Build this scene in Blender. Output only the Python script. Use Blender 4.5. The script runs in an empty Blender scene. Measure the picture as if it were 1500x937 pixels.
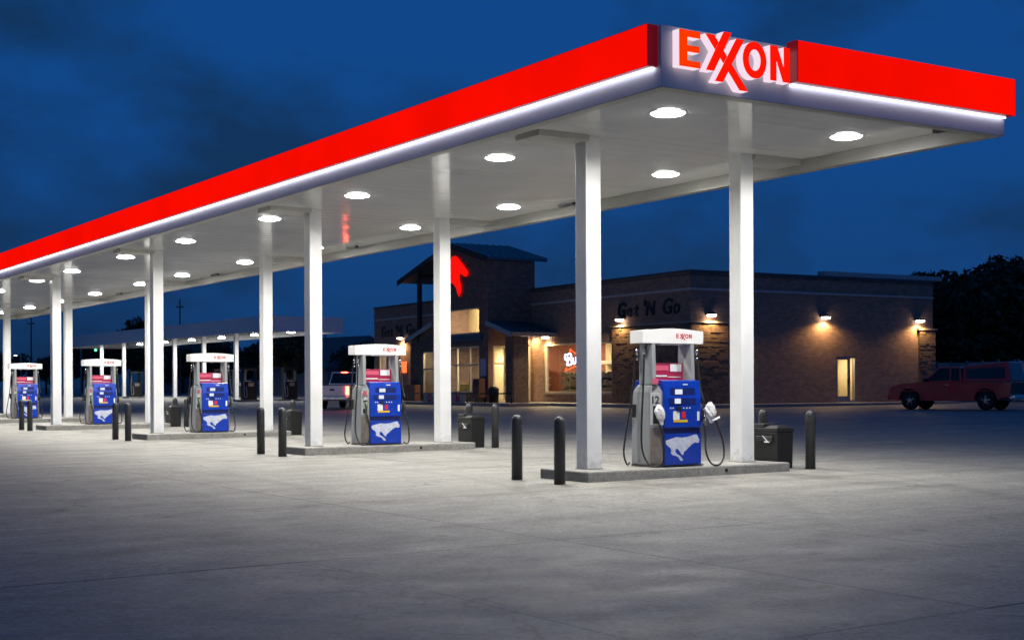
import bpy, bmesh, math, random
from mathutils import Vector, Matrix, Euler
from mathutils.geometry import tessellate_polygon

random.seed(7)
R = math.radians
scene = bpy.context.scene
col = scene.collection

# ------------------------------------------------------------------ camera
cam_d = bpy.data.cameras.new("camera")
cam = bpy.data.objects.new("camera", cam_d)
col.objects.link(cam)
YAW = 0.5871
cam_d.sensor_fit = 'HORIZONTAL'
cam_d.sensor_width = 36.0
cam_d.lens = 2036.0 / 1500.0 * 36.0
cam_d.shift_y = (563.9 - 468.5) / 1500.0
cam_d.clip_start = 0.1
cam_d.clip_end = 4000
cam.matrix_world = (Matrix.Translation((-12.48, -16.683, 1.40)) @ Matrix.Rotation(-YAW, 4, 'Z')
                    @ Matrix.Rotation(R(90), 4, 'X') @ Matrix.Rotation(-0.004, 4, 'Z'))
scene.camera = cam

# ------------------------------------------------------------------ render / exposure
scene.render.engine = 'CYCLES'
scene.render.resolution_x = 1024
scene.render.resolution_y = 639
scene.view_settings.view_transform = 'Standard'
scene.view_settings.look = 'None'
scene.view_settings.exposure = 0.0
scene.view_settings.gamma = 1.0
scene.view_settings.use_curve_mapping = False
scene.cycles.max_bounces = 6
scene.cycles.diffuse_bounces = 3
scene.cycles.glossy_bounces = 3
scene.cycles.transmission_bounces = 4
scene.cycles.transparent_max_bounces = 16
scene.cycles.sample_clamp_indirect = 4.0
scene.cycles.caustics_reflective = False
scene.cycles.caustics_refractive = False

# ------------------------------------------------------------------ world: blue-hour sky with soft clouds
SUN_EL, SUN_AZ = R(1.0), R(215)
world = bpy.data.worlds.new("World")
scene.world = world
world.use_nodes = True
wn, wl = world.node_tree.nodes, world.node_tree.links
wn.clear()
w_out = wn.new('ShaderNodeOutputWorld')
w_bg = wn.new('ShaderNodeBackground')
w_sky = wn.new('ShaderNodeTexSky')
w_sky.sky_type = 'NISHITA'
w_sky.sun_disc = False
w_sky.sun_elevation = SUN_EL
w_sky.sun_rotation = SUN_AZ
w_tc = wn.new('ShaderNodeTexCoord')
w_sep = wn.new('ShaderNodeSeparateXYZ')
wl.new(w_tc.outputs['Generated'], w_sep.inputs[0])
w_ramp = wn.new('ShaderNodeValToRGB')
e = w_ramp.color_ramp.elements
e[0].position = 0.0;  e[0].color = (0.0026, 0.036, 0.118, 1)
e[1].position = 1.0;  e[1].color = (0.0030, 0.050, 0.185, 1)
for pos, c in ((0.06, (0.0026, 0.047, 0.158, 1)), (0.16, (0.0026, 0.056, 0.205, 1)), (0.30, (0.0028, 0.059, 0.222, 1))):
    el = w_ramp.color_ramp.elements.new(pos); el.color = c
wl.new(w_sep.outputs['Z'], w_ramp.inputs[0])
# clouds: stretched noise in the sky direction, flattened towards the horizon
w_map = wn.new('ShaderNodeMapping'); w_map.inputs['Scale'].default_value = (2.6, 2.6, 5.0)
w_map.inputs['Location'].default_value = (3.1, 1.7, 0.4)
wl.new(w_tc.outputs['Generated'], w_map.inputs[0])
w_no = wn.new('ShaderNodeTexNoise'); w_no.inputs['Scale'].default_value = 1.9
w_no.inputs['Detail'].default_value = 6.0; w_no.inputs['Roughness'].default_value = 0.55
wl.new(w_map.outputs[0], w_no.inputs['Vector'])
w_cr = wn.new('ShaderNodeValToRGB')
w_cr.color_ramp.elements[0].position = 0.34; w_cr.color_ramp.elements[0].color = (1.15, 0.52, 0.47, 1)
w_cr.color_ramp.elements[1].position = 0.54; w_cr.color_ramp.elements[1].color = (1.1, 0.95, 1.06, 1)
# the cloud bank thickens towards the north-west (left of the view) and thins out the other way
w_dot = wn.new('ShaderNodeVectorMath'); w_dot.operation = 'DOT_PRODUCT'
w_dot.inputs[1].default_value = (-0.62, 0.70, 0.35)
wl.new(w_tc.outputs['Generated'], w_dot.inputs[0])
w_bk = wn.new('ShaderNodeMapRange'); w_bk.inputs['From Min'].default_value = -0.1; w_bk.inputs['From Max'].default_value = 0.75
w_bk.inputs['To Min'].default_value = 0.05; w_bk.inputs['To Max'].default_value = -0.11
wl.new(w_dot.outputs['Value'], w_bk.inputs['Value'])
w_sum = wn.new('ShaderNodeMath'); w_sum.operation = 'ADD'
wl.new(w_no.outputs['Fac'], w_sum.inputs[0]); wl.new(w_bk.outputs[0], w_sum.inputs[1])
wl.new(w_sum.outputs[0], w_cr.inputs[0])
w_mul = wn.new('ShaderNodeMixRGB'); w_mul.blend_type = 'MULTIPLY'; w_mul.inputs[0].default_value = 1.0
wl.new(w_ramp.outputs[0], w_mul.inputs[1]); wl.new(w_cr.outputs[0], w_mul.inputs[2])
w_add = wn.new('ShaderNodeMixRGB'); w_add.blend_type = 'ADD'; w_add.inputs[0].default_value = 0.002
wl.new(w_mul.outputs[0], w_add.inputs[1]); wl.new(w_sky.outputs[0], w_add.inputs[2])
wl.new(w_add.outputs[0], w_bg.inputs['Color'])
w_bg.inputs['Strength'].default_value = 1.08
wl.new(w_bg.outputs[0], w_out.inputs['Surface'])

# after-sunset glow: one very weak, very soft sun
sun_d = bpy.data.lights.new("sun", 'SUN')
sun_d.energy = 0.02; sun_d.angle = R(25); sun_d.color = (0.55, 0.7, 1.0)
sun = bpy.data.objects.new("sun", sun_d); col.objects.link(sun)
sun.rotation_euler = Euler((R(62), 0, R(-35)))

# ------------------------------------------------------------------ helpers
def link(o, parent=None):
    col.objects.link(o)
    if parent is not None:
        o.parent = parent
    return o

def tag(o, label=None, cat=None, group=None, kind=None):
    if label: o['label'] = label
    if cat: o['category'] = cat
    if group: o['group'] = group
    if kind: o['kind'] = kind
    return o

def empty(name, loc=(0, 0, 0), rz=0.0):
    o = bpy.data.objects.new(name, None)
    o.empty_display_size = 0.2
    o.location = loc
    o.rotation_euler = (0, 0, rz)
    return link(o)

class MB:
    """collects simple shapes into one mesh"""
    def __init__(s):
        s.v, s.f = [], []
    def add(s, vs, fs):
        n = len(s.v)
        s.v += [tuple(p) for p in vs]
        s.f += [tuple(i + n for i in f) for f in fs]
        return s
    def box(s, x0, x1, y0, y1, z0, z1):
        return s.add([(x0,y0,z0),(x1,y0,z0),(x1,y1,z0),(x0,y1,z0),(x0,y0,z1),(x1,y0,z1),(x1,y1,z1),(x0,y1,z1)],
                     [(0,3,2,1),(4,5,6,7),(0,1,5,4),(1,2,6,5),(2,3,7,6),(3,0,4,7)])
    def taper(s, b, t, z0, z1):
        """b, t = (x0,x1,y0,y1) at bottom and top"""
        return s.add([(b[0],b[2],z0),(b[1],b[2],z0),(b[1],b[3],z0),(b[0],b[3],z0),
                      (t[0],t[2],z1),(t[1],t[2],z1),(t[1],t[3],z1),(t[0],t[3],z1)],
                     [(0,3,2,1),(4,5,6,7),(0,1,5,4),(1,2,6,5),(2,3,7,6),(3,0,4,7)])
    def hexa(s, pts):
        return s.add(pts, [(0,3,2,1),(4,5,6,7),(0,1,5,4),(1,2,6,5),(2,3,7,6),(3,0,4,7)])
    def poly(s, pts):
        return s.add(pts, [tuple(range(len(pts)))])
    def prism(s, pts2, a0, a1, axis='y', caps=True, sides=True):
        """pts2: outline (u,w). axis y -> (u, a, w); axis x -> (a, u, w); axis z -> (u, w, a)"""
        def P(u, w, a):
            return (u, a, w) if axis == 'y' else ((a, u, w) if axis == 'x' else (u, w, a))
        n = len(pts2)
        vs = [P(u, w, a0) for u, w in pts2] + [P(u, w, a1) for u, w in pts2]
        fs = []
        if sides:
            fs += [(i, (i+1) % n, (i+1) % n + n, i + n) for i in range(n)]
        if caps:
            tri = tessellate_polygon([[Vector((u, w, 0)) for u, w in pts2]])
            fs += [tuple(t) for t in tri] + [tuple(i + n for i in t) for t in tri]
        return s.add(vs, fs)
    def flat(s, pts2, a, axis='y'):
        def P(u, w):
            return (u, a, w) if axis == 'y' else ((a, u, w) if axis == 'x' else (u, w, a))
        tri = tessellate_polygon([[Vector((u, w, 0)) for u, w in pts2]])
        return s.add([P(u, w) for u, w in pts2], [tuple(t) for t in tri])
    def lathe(s, prof, c=(0, 0, 0), n=20, axis='z'):
        cx, cy, cz = c
        rings = []
        for r, h in prof:
            ring = []
            for i in range(n):
                a = 2 * math.pi * i / n
                p, q = r * math.cos(a), r * math.sin(a)
                if axis == 'z': ring.append((cx + p, cy + q, cz + h))
                elif axis == 'y': ring.append((cx + p, cy + h, cz + q))
                else: ring.append((cx + h, cy + p, cz + q))
            rings.append(ring)
        vs = [p for rg in rings for p in rg]
        fs = []
        for k in range(len(prof) - 1):
            for i in range(n):
                j = (i + 1) % n
                fs.append((k*n+i, k*n+j, (k+1)*n+j, (k+1)*n+i))
        if prof[0][0] > 1e-6: fs.append(tuple(range(n))[::-1])
        if prof[-1][0] > 1e-6: fs.append(tuple((len(prof)-1)*n + i for i in range(n)))
        return s.add(vs, fs)
    def tube(s, pts, r, n=8):
        pts = [Vector(p) for p in pts]
        rr = r if isinstance(r, (list, tuple)) else [r] * len(pts)
        vs, fs = [], []
        up = Vector((0, 0, 1))
        for k, p in enumerate(pts):
            d = (pts[min(k+1, len(pts)-1)] - pts[max(k-1, 0)]).normalized()
            a = d.cross(up)
            if a.length < 1e-3: a = d.cross(Vector((1, 0, 0)))
            a.normalize(); b = a.cross(d).normalized()
            for i in range(n):
                t = 2 * math.pi * i / n
                vs.append(p + a * (rr[k] * math.cos(t)) + b * (rr[k] * math.sin(t)))
        for k in range(len(pts) - 1):
            for i in range(n):
                j = (i + 1) % n
                fs.append((k*n+i, k*n+j, (k+1)*n+j, (k+1)*n+i))
        fs.append(tuple(range(n))[::-1]); fs.append(tuple((len(pts)-1)*n + i for i in range(n)))
        return s.add(vs, fs)
    def mesh(s, name, m, smooth=False):
        me = bpy.data.meshes.new(name)
        me.from_pydata([tuple(p) for p in s.v], [], s.f)
        me.validate()
        bm = bmesh.new(); bm.from_mesh(me)
        bmesh.ops.recalc_face_normals(bm, faces=bm.faces)
        if smooth:
            for f in bm.faces: f.smooth = True
        bm.to_mesh(me); bm.free()
        if m is not None: me.materials.append(m)
        return me
    def build(s, name, m, parent=None, smooth=False, bevel=0.0, seg=2):
        o = bpy.data.objects.new(name, s.mesh(name, m, smooth))
        link(o, parent)
        if bevel > 0:
            md = o.modifiers.new("bevel", 'BEVEL'); md.width = bevel; md.segments = seg
            md.limit_method = 'ANGLE'; md.angle_limit = R(40)
            md.harden_normals = False
        return o

def catmull(pts, n=6):
    pts = [Vector(p) for p in pts]
    P = [pts[0]] + pts + [pts[-1]]
    out = []
    for i in range(1, len(P) - 2):
        p0, p1, p2, p3 = P[i-1], P[i], P[i+1], P[i+2]
        for k in range(n):
            t = k / n
            out.append(0.5 * ((2*p1) + (-p0+p2)*t + (2*p0-5*p1+4*p2-p3)*t*t + (-p0+3*p1-3*p2+p3)*t**3))
    out.append(pts[-1])
    return out

def copy_tree(o, parent=None):
    c = o.copy(); col.objects.link(c); c.parent = parent
    for ch in list(o.children): copy_tree(ch, c)
    return c

def text_mesh(txt, size, extrude, name, m, parent, loc, rot, shear=0.0, bold=0.0, align='LEFT', spacing=1.0):
    cu = bpy.data.curves.new(name, 'FONT')
    cu.body = txt; cu.size = size; cu.extrude = extrude; cu.shear = shear; cu.offset = bold
    cu.align_x = align; cu.resolution_u = 3; cu.space_character = spacing
    tmp = bpy.data.objects.new("tmp_text", cu); col.objects.link(tmp)
    dg = bpy.context.evaluated_depsgraph_get()
    me = bpy.data.meshes.new_from_object(tmp.evaluated_get(dg))
    bpy.data.objects.remove(tmp); bpy.data.curves.remove(cu)
    me.materials.clear(); me.materials.append(m)
    o = bpy.data.objects.new(name, me); link(o, parent)
    o.location = loc; o.rotation_euler = rot
    return o

def ss(t):
    t = max(0.0, min(1.0, t)); return t * t * (3 - 2 * t)

def ground_z(x, y):
    cx = max(-40.0, min(45.0, x)); cy = max(-40.0, min(110.0, y))
    return 0.0016 * (cy - 10) + 0.0040 * (cx - 1.5) + 0.20 * ss((x - 12) / 14.0)

ORD = ['first', 'second', 'third', 'fourth', 'fifth', 'sixth', 'seventh', 'eighth', 'ninth', 'tenth', 'eleventh', 'twelfth']

# ------------------------------------------------------------------ materials
def mat(name, c=(0.5, 0.5, 0.5), rough=0.5, metal=0.0, spec=0.5, var=0.0, vscale=4.0, bump=0.0, bscale=30.0,
        emit=None, estr=0.0, coat=0.0, rvar=0.0, streak=None):
    m = bpy.data.materials.new(name); m.use_nodes = True
    nt = m.node_tree; n, l = nt.nodes, nt.links
    b = n['Principled BSDF']
    b.inputs['Base Color'].default_value = (*c, 1)
    b.inputs['Roughness'].default_value = rough
    b.inputs['Metallic'].default_value = metal
    b.inputs['Specular IOR Level'].default_value = spec
    b.inputs['Coat Weight'].default_value = coat
    if emit:
        b.inputs['Emission Color'].default_value = (*emit, 1)
        b.inputs['Emission Strength'].default_value = estr
    tc = n.new('ShaderNodeTexCoord')
    if var > 0:
        vec = tc.outputs['Object']
        if streak:
            mp = n.new('ShaderNodeMapping'); mp.inputs['Scale'].default_value = streak
            l.new(vec, mp.inputs[0]); vec = mp.outputs[0]
        no = n.new('ShaderNodeTexNoise'); no.inputs['Scale'].default_value = vscale
        no.inputs['Detail'].default_value = 5.0; no.inputs['Roughness'].default_value = 0.6
        l.new(vec, no.inputs['Vector'])
        cr = n.new('ShaderNodeValToRGB')
        cr.color_ramp.elements[0].position = 0.3; cr.color_ramp.elements[1].position = 0.72
        cr.color_ramp.elements[0].color = tuple(max(0, v * (1 - var)) for v in c) + (1,)
        cr.color_ramp.elements[1].color = tuple(min(1, v * (1 + var * 0.6)) for v in c) + (1,)
        l.new(no.outputs['Fac'], cr.inputs[0]); l.new(cr.outputs[0], b.inputs['Base Color'])
        if rvar > 0:
            mr = n.new('ShaderNodeMapRange')
            mr.inputs['To Min'].default_value = max(0.03, rough - rvar); mr.inputs['To Max'].default_value = min(1, rough + rvar)
            l.new(no.outputs['Fac'], mr.inputs['Value']); l.new(mr.outputs[0], b.inputs['Roughness'])
    if bump > 0:
        nb = n.new('ShaderNodeTexNoise'); nb.inputs['Scale'].default_value = bscale; nb.inputs['Detail'].default_value = 4
        l.new(tc.outputs['Object'], nb.inputs['Vector'])
        bp = n.new('ShaderNodeBump'); bp.inputs['Strength'].default_value = bump; bp.inputs['Distance'].default_value = 0.02
        l.new(nb.outputs['Fac'], bp.inputs['Height']); l.new(bp.outputs[0], b.inputs['Normal'])
    return m

def emis(name, c, s):
    m = bpy.data.materials.new(name); m.use_nodes = True
    n, l = m.node_tree.nodes, m.node_tree.links
    n.clear()
    o = n.new('ShaderNodeOutputMaterial'); e_ = n.new('ShaderNodeEmission')
    e_.inputs['Color'].default_value = (*c, 1); e_.inputs['Strength'].default_value = s
    l.new(e_.outputs[0], o.inputs['Surface'])
    return m

def concrete(name, base, scale=1.0, world_coords=True, marks=True, joints=None, dark=0.6):
    """worn concrete: cloudy tone, fine grain, blotchy oil stains, long tyre wipes"""
    m = bpy.data.materials.new(name); m.use_nodes = True
    n, l = m.node_tree.nodes, m.node_tree.links
    b = n['Principled BSDF']; b.inputs['Specular IOR Level'].default_value = 0.35
    g = n.new('ShaderNodeNewGeometry')
    pos = g.outputs['Position']
    def noise(sc, det, ro=0.55, stretch=None, rot=0.0):
        v = pos
        if stretch:
            mp = n.new('ShaderNodeMapping'); mp.inputs['Scale'].default_value = stretch
            mp.inputs['Rotation'].default_value = (0, 0, rot)
            l.new(pos, mp.inputs[0]); v = mp.outputs[0]
        t = n.new('ShaderNodeTexNoise'); t.inputs['Scale'].default_value = sc; t.inputs['Detail'].default_value = det
        t.inputs['Roughness'].default_value = ro; l.new(v, t.inputs['Vector'])
        return t.outputs['Fac']
    def ramp(fac, a, ca, bb, cb):
        r = n.new('ShaderNodeValToRGB')
        r.color_ramp.elements[0].position = a; r.color_ramp.elements[1].position = bb
        r.color_ramp.elements[0].color = (ca, ca, ca, 1); r.color_ramp.elements[1].color = (cb, cb, cb, 1)
        l.new(fac, r.inputs[0]); return r.outputs[0]
    def mul(a, bsock):
        x = n.new('ShaderNodeMixRGB'); x.blend_type = 'MULTIPLY'; x.inputs[0].default_value = 1
        l.new(a, x.inputs[1]); l.new(bsock, x.inputs[2]); return x.outputs[0]
    rgb = n.new('ShaderNodeRGB'); rgb.outputs[0].default_value = (*base, 1)
    c = mul(rgb.outputs[0], ramp(noise(0.33 * scale, 5), 0.3, 0.89, 0.7, 1.06))
    c = mul(c, ramp(noise(2.3 * scale, 6, 0.7), 0.32, 0.82, 0.66, 1.08))
    c = mul(c, ramp(noise(28 * scale, 3, 0.7), 0.3, 0.58, 0.7, 1.25))
    c = mul(c, ramp(noise(9 * scale, 4, 0.7), 0.3, 0.80, 0.7, 1.12))
    if marks:
        c = mul(c, ramp(noise(1.1, 4, 0.6, (0.16, 1.5, 1), 0.05), 0.36, 0.80, 0.56, 1.0))     # wipes along the lanes
        c = mul(c, ramp(noise(0.75, 5, 0.65), 0.27, 0.60, 0.37, 1.0))                           # old oil blots
        c = mul(c, ramp(noise(2.0, 3, 0.5), 0.27, 0.45, 0.33, 1.0))
        # tyre arcs swinging out from the islands
        mp = n.new('ShaderNodeMapping'); mp.inputs['Location'].default_value = (12.5, -3.0, 0)
        l.new(pos, mp.inputs[0])
        wv = n.new('ShaderNodeTexWave'); wv.wave_type = 'RINGS'; wv.rings_direction = 'Z'
        wv.inputs['Scale'].default_value = 0.11; wv.inputs['Distortion'].default_value = 1.2; wv.inputs['Detail'].default_value = 2
        l.new(mp.outputs[0], wv.inputs['Vector'])
        arc = ramp(wv.outputs['Fac'], 0.0, 0.86, 0.04, 1.0)
        c = mul(c, arc)
    if marks:
        vo = n.new('ShaderNodeTexVoronoi'); vo.feature = 'DISTANCE_TO_EDGE'; vo.inputs['Scale'].default_value = 0.21
        wp_ = n.new('ShaderNodeTexNoise'); wp_.inputs['Scale'].default_value = 1.3; wp_.inputs['Detail'].default_value = 4; l.new(pos, wp_.inputs['Vector'])
        mxv = n.new('ShaderNodeMixRGB'); mxv.blend_type = 'ADD'; mxv.inputs[0].default_value = 1.1; l.new(pos, mxv.inputs[1]); l.new(wp_.outputs['Color'], mxv.inputs[2])
        l.new(mxv.outputs[0], vo.inputs['Vector'])
        crk = ramp(vo.outputs['Distance'], 0.0, 0.45, 0.0022, 1.0)
        gate = ramp(noise(0.17, 2), 0.46, 1.0, 0.56, 0.0)
        mg = n.new('ShaderNodeMixRGB'); mg.inputs[2].default_value = (1, 1, 1, 1); l.new(gate, mg.inputs[0]); l.new(crk, mg.inputs[1])
        c = mul(c, mg.outputs[0])
    l.new(c, b.inputs['Base Color'])
    rr = n.new('ShaderNodeMapRange'); rr.inputs['To Min'].default_value = 0.45; rr.inputs['To Max'].default_value = 0.8
    l.new(noise(1.4, 4), rr.inputs['Value']); l.new(rr.outputs[0], b.inputs['Roughness'])
    bp = n.new('ShaderNodeBump'); bp.inputs['Strength'].default_value = 0.35; bp.inputs['Distance'].default_value = 0.004
    l.new(noise(60 * scale, 4, 0.7), bp.inputs['Height']); l.new(bp.outputs[0], b.inputs['Normal'])
    return m

def brick_mat(name, c1, c2, mortar, bw=0.30, bh=0.10, ax='YZ', rough=0.85, bump=0.6):
    m = bpy.data.materials.new(name); m.use_nodes = True
    n, l = m.node_tree.nodes, m.node_tree.links
    b = n['Principled BSDF']; b.inputs['Roughness'].default_value = rough; b.inputs['Specular IOR Level'].default_value = 0.25
    tc = n.new('ShaderNodeTexCoord'); sp = n.new('ShaderNodeSeparateXYZ'); cb = n.new('ShaderNodeCombineXYZ')
    l.new(tc.outputs['Object'], sp.inputs[0])
    ad = n.new('ShaderNodeMath'); ad.operation = 'ADD'
    l.new(sp.outputs['X'], ad.inputs[0]); l.new(sp.outputs['Y'], ad.inputs[1])
    l.new(ad.outputs[0], cb.inputs['X']); l.new(sp.outputs['Z'], cb.inputs['Y'])
    t = n.new('ShaderNodeTexBrick')
    t.inputs['Color1'].default_value = (*c1, 1); t.inputs['Color2'].default_value = (*c2, 1); t.inputs['Mortar'].default_value = (*mortar, 1)
    t.inputs['Scale'].default_value = 1.0; t.inputs['Mortar Size'].default_value = 0.010
    t.inputs['Brick Width'].default_value = bw; t.inputs['Row Height'].default_value = bh; t.inputs['Bias'].default_value = 0.0
    l.new(cb.outputs[0], t.inputs['Vector'])
    no = n.new('ShaderNodeTexNoise'); no.inputs['Scale'].default_value = 3; no.inputs['Detail'].default_value = 5
    l.new(tc.outputs['Object'], no.inputs['Vector'])
    cr = n.new('ShaderNodeValToRGB'); cr.color_ramp.elements[0].color = (0.6, 0.6, 0.6, 1); cr.color_ramp.elements[1].color = (1.25, 1.2, 1.15, 1)
    l.new(no.outputs['Fac'], cr.inputs[0])
    mx = n.new('ShaderNodeMixRGB'); mx.blend_type = 'MULTIPLY'; mx.inputs[0].default_value = 1
    l.new(t.outputs['Color'], mx.inputs[1]); l.new(cr.outputs[0], mx.inputs[2]); l.new(mx.outputs[0], b.inputs['Base Color'])
    bp = n.new('ShaderNodeBump'); bp.inputs['Strength'].default_value = bump; bp.inputs['Distance'].default_value = 0.01; bp.invert = True
    l.new(t.outputs['Fac'], bp.inputs['Height']); l.new(bp.outputs[0], b.inputs['Normal'])
    return m

def glass(name, tint=(0.9, 0.95, 1.0), refl=0.12):
    m = bpy.data.materials.new(name); m.use_nodes = True
    n, l = m.node_tree.nodes, m.node_tree.links; n.clear()
    o = n.new('ShaderNodeOutputMaterial'); t = n.new('ShaderNodeBsdfTransparent'); g = n.new('ShaderNodeBsdfGlossy'); mx = n.new('ShaderNodeMixShader')
    lw = n.new('ShaderNodeLayerWeight'); lw.inputs['Blend'].default_value = 0.5
    pw_ = n.new('ShaderNodeMath'); pw_.operation = 'POWER'; pw_.inputs[1].default_value = 4.0
    l.new(lw.outputs['Facing'], pw_.inputs[0])
    fr = n.new('ShaderNodeMapRange'); fr.inputs['To Min'].default_value = 0.03; fr.inputs['To Max'].default_value = 0.6
    l.new(pw_.outputs[0], fr.inputs['Value'])
    t.inputs['Color'].default_value = (*tint, 1); g.inputs['Roughness'].default_value = 0.03
    l.new(fr.outputs[0], mx.inputs[0]); l.new(t.outputs[0], mx.inputs[1]); l.new(g.outputs[0], mx.inputs[2]); l.new(mx.outputs[0], o.inputs['Surface'])
    return m

M = {}
M['concrete'] = concrete('concrete_slab', (0.285, 0.278, 0.254))
M['ground'] = concrete('old_concrete', (0.25, 0.245, 0.235))
M['island'] = concrete('island_concrete', (0.30, 0.295, 0.275), scale=2.0, marks=False)
M['kerb'] = concrete('kerb_concrete', (0.30, 0.29, 0.29), marks=False)
M['white_paint'] = mat('white_paint', (0.80, 0.81, 0.82), 0.32, var=0.10, vscale=1.6, rvar=0.08)
def splash(m, zlow=0.15, zhigh=0.55):
    n, l = m.node_tree.nodes, m.node_tree.links
    b = n['Principled BSDF']; src = b.inputs['Base Color'].links[0].from_socket
    g = n.new('ShaderNodeNewGeometry'); sp = n.new('ShaderNodeSeparateXYZ'); l.new(g.outputs['Position'], sp.inputs[0])
    mr = n.new('ShaderNodeMapRange'); mr.inputs['From Min'].default_value = zlow; mr.inputs['From Max'].default_value = zhigh
    mr.inputs['To Min'].default_value = 0.20; mr.inputs['To Max'].default_value = -0.12; l.new(sp.outputs['Z'], mr.inputs['Value'])
    no = n.new('ShaderNodeTexNoise'); no.inputs['Scale'].default_value = 9; no.inputs['Detail'].default_value = 6; no.inputs['Roughness'].default_value = .7
    l.new(g.outputs['Position'], no.inputs['Vector'])
    ad = n.new('ShaderNodeMath'); ad.operation = 'ADD'; l.new(no.outputs['Fac'], ad.inputs[0]); l.new(mr.outputs[0], ad.inputs[1])
    cr = n.new('ShaderNodeValToRGB'); cr.color_ramp.elements[0].position = .56; cr.color_ramp.elements[1].position = .74
    cr.color_ramp.elements[0].color = (0, 0, 0, 1); cr.color_ramp.elements[1].color = (.30, .30, .30, 1); l.new(ad.outputs[0], cr.inputs[0])
    mx = n.new('ShaderNodeMixRGB'); mx.inputs[2].default_value = (0.22, 0.19, 0.16, 1)
    l.new(cr.outputs[0], mx.inputs[0]); l.new(src, mx.inputs[1]); l.new(mx.outputs[0], b.inputs['Base Color'])
splash(M['white_paint'])
M['soffit'] = mat('soffit_enamel', (0.86, 0.86, 0.84), 0.09, spec=0.6, var=0.07, vscale=0.9, rvar=0.03)
M['fascia'] = mat('fascia_panel', (0.70, 0.71, 0.74), 0.38, var=0.06, vscale=1.2)
M['lip'] = mat('fascia_lip', (0.36, 0.36, 0.33), 0.4, var=0.06, vscale=1.4)
M['beam'] = mat('beam_cover', (0.50, 0.50, 0.47), 0.4, var=0.08)
M['red_end'] = mat('red_end_cap', (0.20, 0.006, 0.008), 0.35, emit=(1, 0.01, 0.01), estr=0.10)
M['lens'] = emis('lamp_lens', (1.0, 0.98, 0.95), 45.0)
M['bezel'] = mat('lamp_bezel', (0.7, 0.7, 0.68), 0.35)
M['led'] = emis('led_strip', (0.82, 0.82, 1.0), 4.2)
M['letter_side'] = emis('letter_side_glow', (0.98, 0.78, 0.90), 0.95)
M['letter_red'] = emis('letter_face_red', (1.0, 0.008, 0.001), 1.0)
M['letter_orange'] = emis('letter_face_orange', (1.0, 0.04, 0.0), 1.0)
M['pump_grey'] = mat('pump_grey', (0.30, 0.315, 0.33), 0.38, var=0.10, vscale=5)
splash(M['pump_grey'], 0.15, 0.6)
M['pump_light'] = mat('pump_light_grey', (0.55, 0.56, 0.58), 0.35, var=0.08, vscale=5)
M['pump_brown'] = mat('pump_grime', (0.22, 0.19, 0.17), 0.6, var=0.3, vscale=8)
M['pump_blue'] = mat('pump_blue', (0.004, 0.040, 0.40), 0.30, var=0.15, vscale=6, coat=0.2)
M['pump_dblue'] = mat('pump_dark_blue', (0.006, 0.016, 0.13), 0.4)
M['sign_white'] = mat('sign_white', (0.80, 0.80, 0.80), 0.3, var=0.04, vscale=3)
M['screen'] = emis('lcd_screen', (0.82, 0.86, 1.0), 0.95)
M['red_panel'] = mat('red_price_panel', (0.33, 0.02, 0.07), 0.35, var=0.15, emit=(0.6, 0.03, 0.12), estr=0.07)
M['pink'] = mat('pink_strip', (0.60, 0.10, 0.16), 0.4, emit=(0.7, 0.12, 0.2), estr=0.06)
M['white_sticker'] = mat('white_sticker', (0.78, 0.78, 0.80), 0.5, var=0.1, vscale=20)
M['red_sticker'] = mat('red_sticker', (0.60, 0.02, 0.03), 0.45)
M['red_ink'] = mat('red_ink', (0.50, 0.012, 0.02), 0.5)
M['yellow'] = mat('yellow_plastic', (0.75, 0.48, 0.03), 0.45, var=0.1)
M['green'] = mat('green_nozzle', (0.06, 0.14, 0.05), 0.5, var=0.15)
M['rubber'] = mat('black_rubber', (0.018, 0.018, 0.018), 0.5, var=0.2, vscale=10)
M['black'] = mat('black_plastic', (0.012, 0.012, 0.012), 0.5, var=0.25, vscale=6)
M['char'] = mat('charcoal_paint', (0.032, 0.035, 0.038), 0.42, var=0.25, vscale=7, bump=0.08)
M['bag'] = mat('white_plastic_bag', (0.82, 0.82, 0.82), 0.45, var=0.12, vscale=14, bump=0.8, bscale=18)
M['chrome'] = mat('chrome', (0.75, 0.76, 0.78), 0.2, metal=1.0)
M['steel'] = mat('brushed_steel', (0.45, 0.46, 0.48), 0.4, metal=0.8, var=0.1)
M['emblem'] = mat('pale_emblem', (0.56, 0.60, 0.74), 0.45, var=0.25, vscale=14)
M['brick'] = brick_mat('dark_brown_brick', (0.42, 0.27, 0.20), (0.30, 0.19, 0.145), (0.32, 0.25, 0.22), 0.30, 0.10)
M['brick_dark'] = brick_mat('dark_tower_brick', (0.26, 0.17, 0.14), (0.18, 0.12, 0.105), (0.20, 0.16, 0.14), 0.30, 0.10)
M['stone_a'] = mat('ledge_stone_tan', (0.22, 0.15, 0.105), 0.85, var=0.35, vscale=6, bump=0.6, bscale=14)
M['mortar'] = mat('stone_mortar', (0.12, 0.09, 0.07), 0.95, var=0.2)
M['cap'] = mat('cast_stone_cap', (0.36, 0.31, 0.26), 0.8, var=0.15, vscale=4)
M['band'] = mat('belt_course', (0.52, 0.48, 0.45), 0.8, var=0.15)
M['coping'] = mat('metal_coping', (0.10, 0.105, 0.11), 0.45, metal=0.3, var=0.1)
M['coping_pale'] = mat('pale_metal_coping', (0.36, 0.42, 0.45), 0.45, var=0.1)
M['metal_roof'] = mat('standing_seam_metal', (0.15, 0.17, 0.19), 0.32, metal=0.65, var=0.08)
M['wood_dark'] = mat('dark_stained_timber', (0.055, 0.040, 0.034), 0.7, var=0.3, streak=(1, 1, 6))
M['cream'] = mat('cream_frame', (0.62, 0.56, 0.42), 0.5, var=0.08)
M['glass'] = glass('window_glass')
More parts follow.
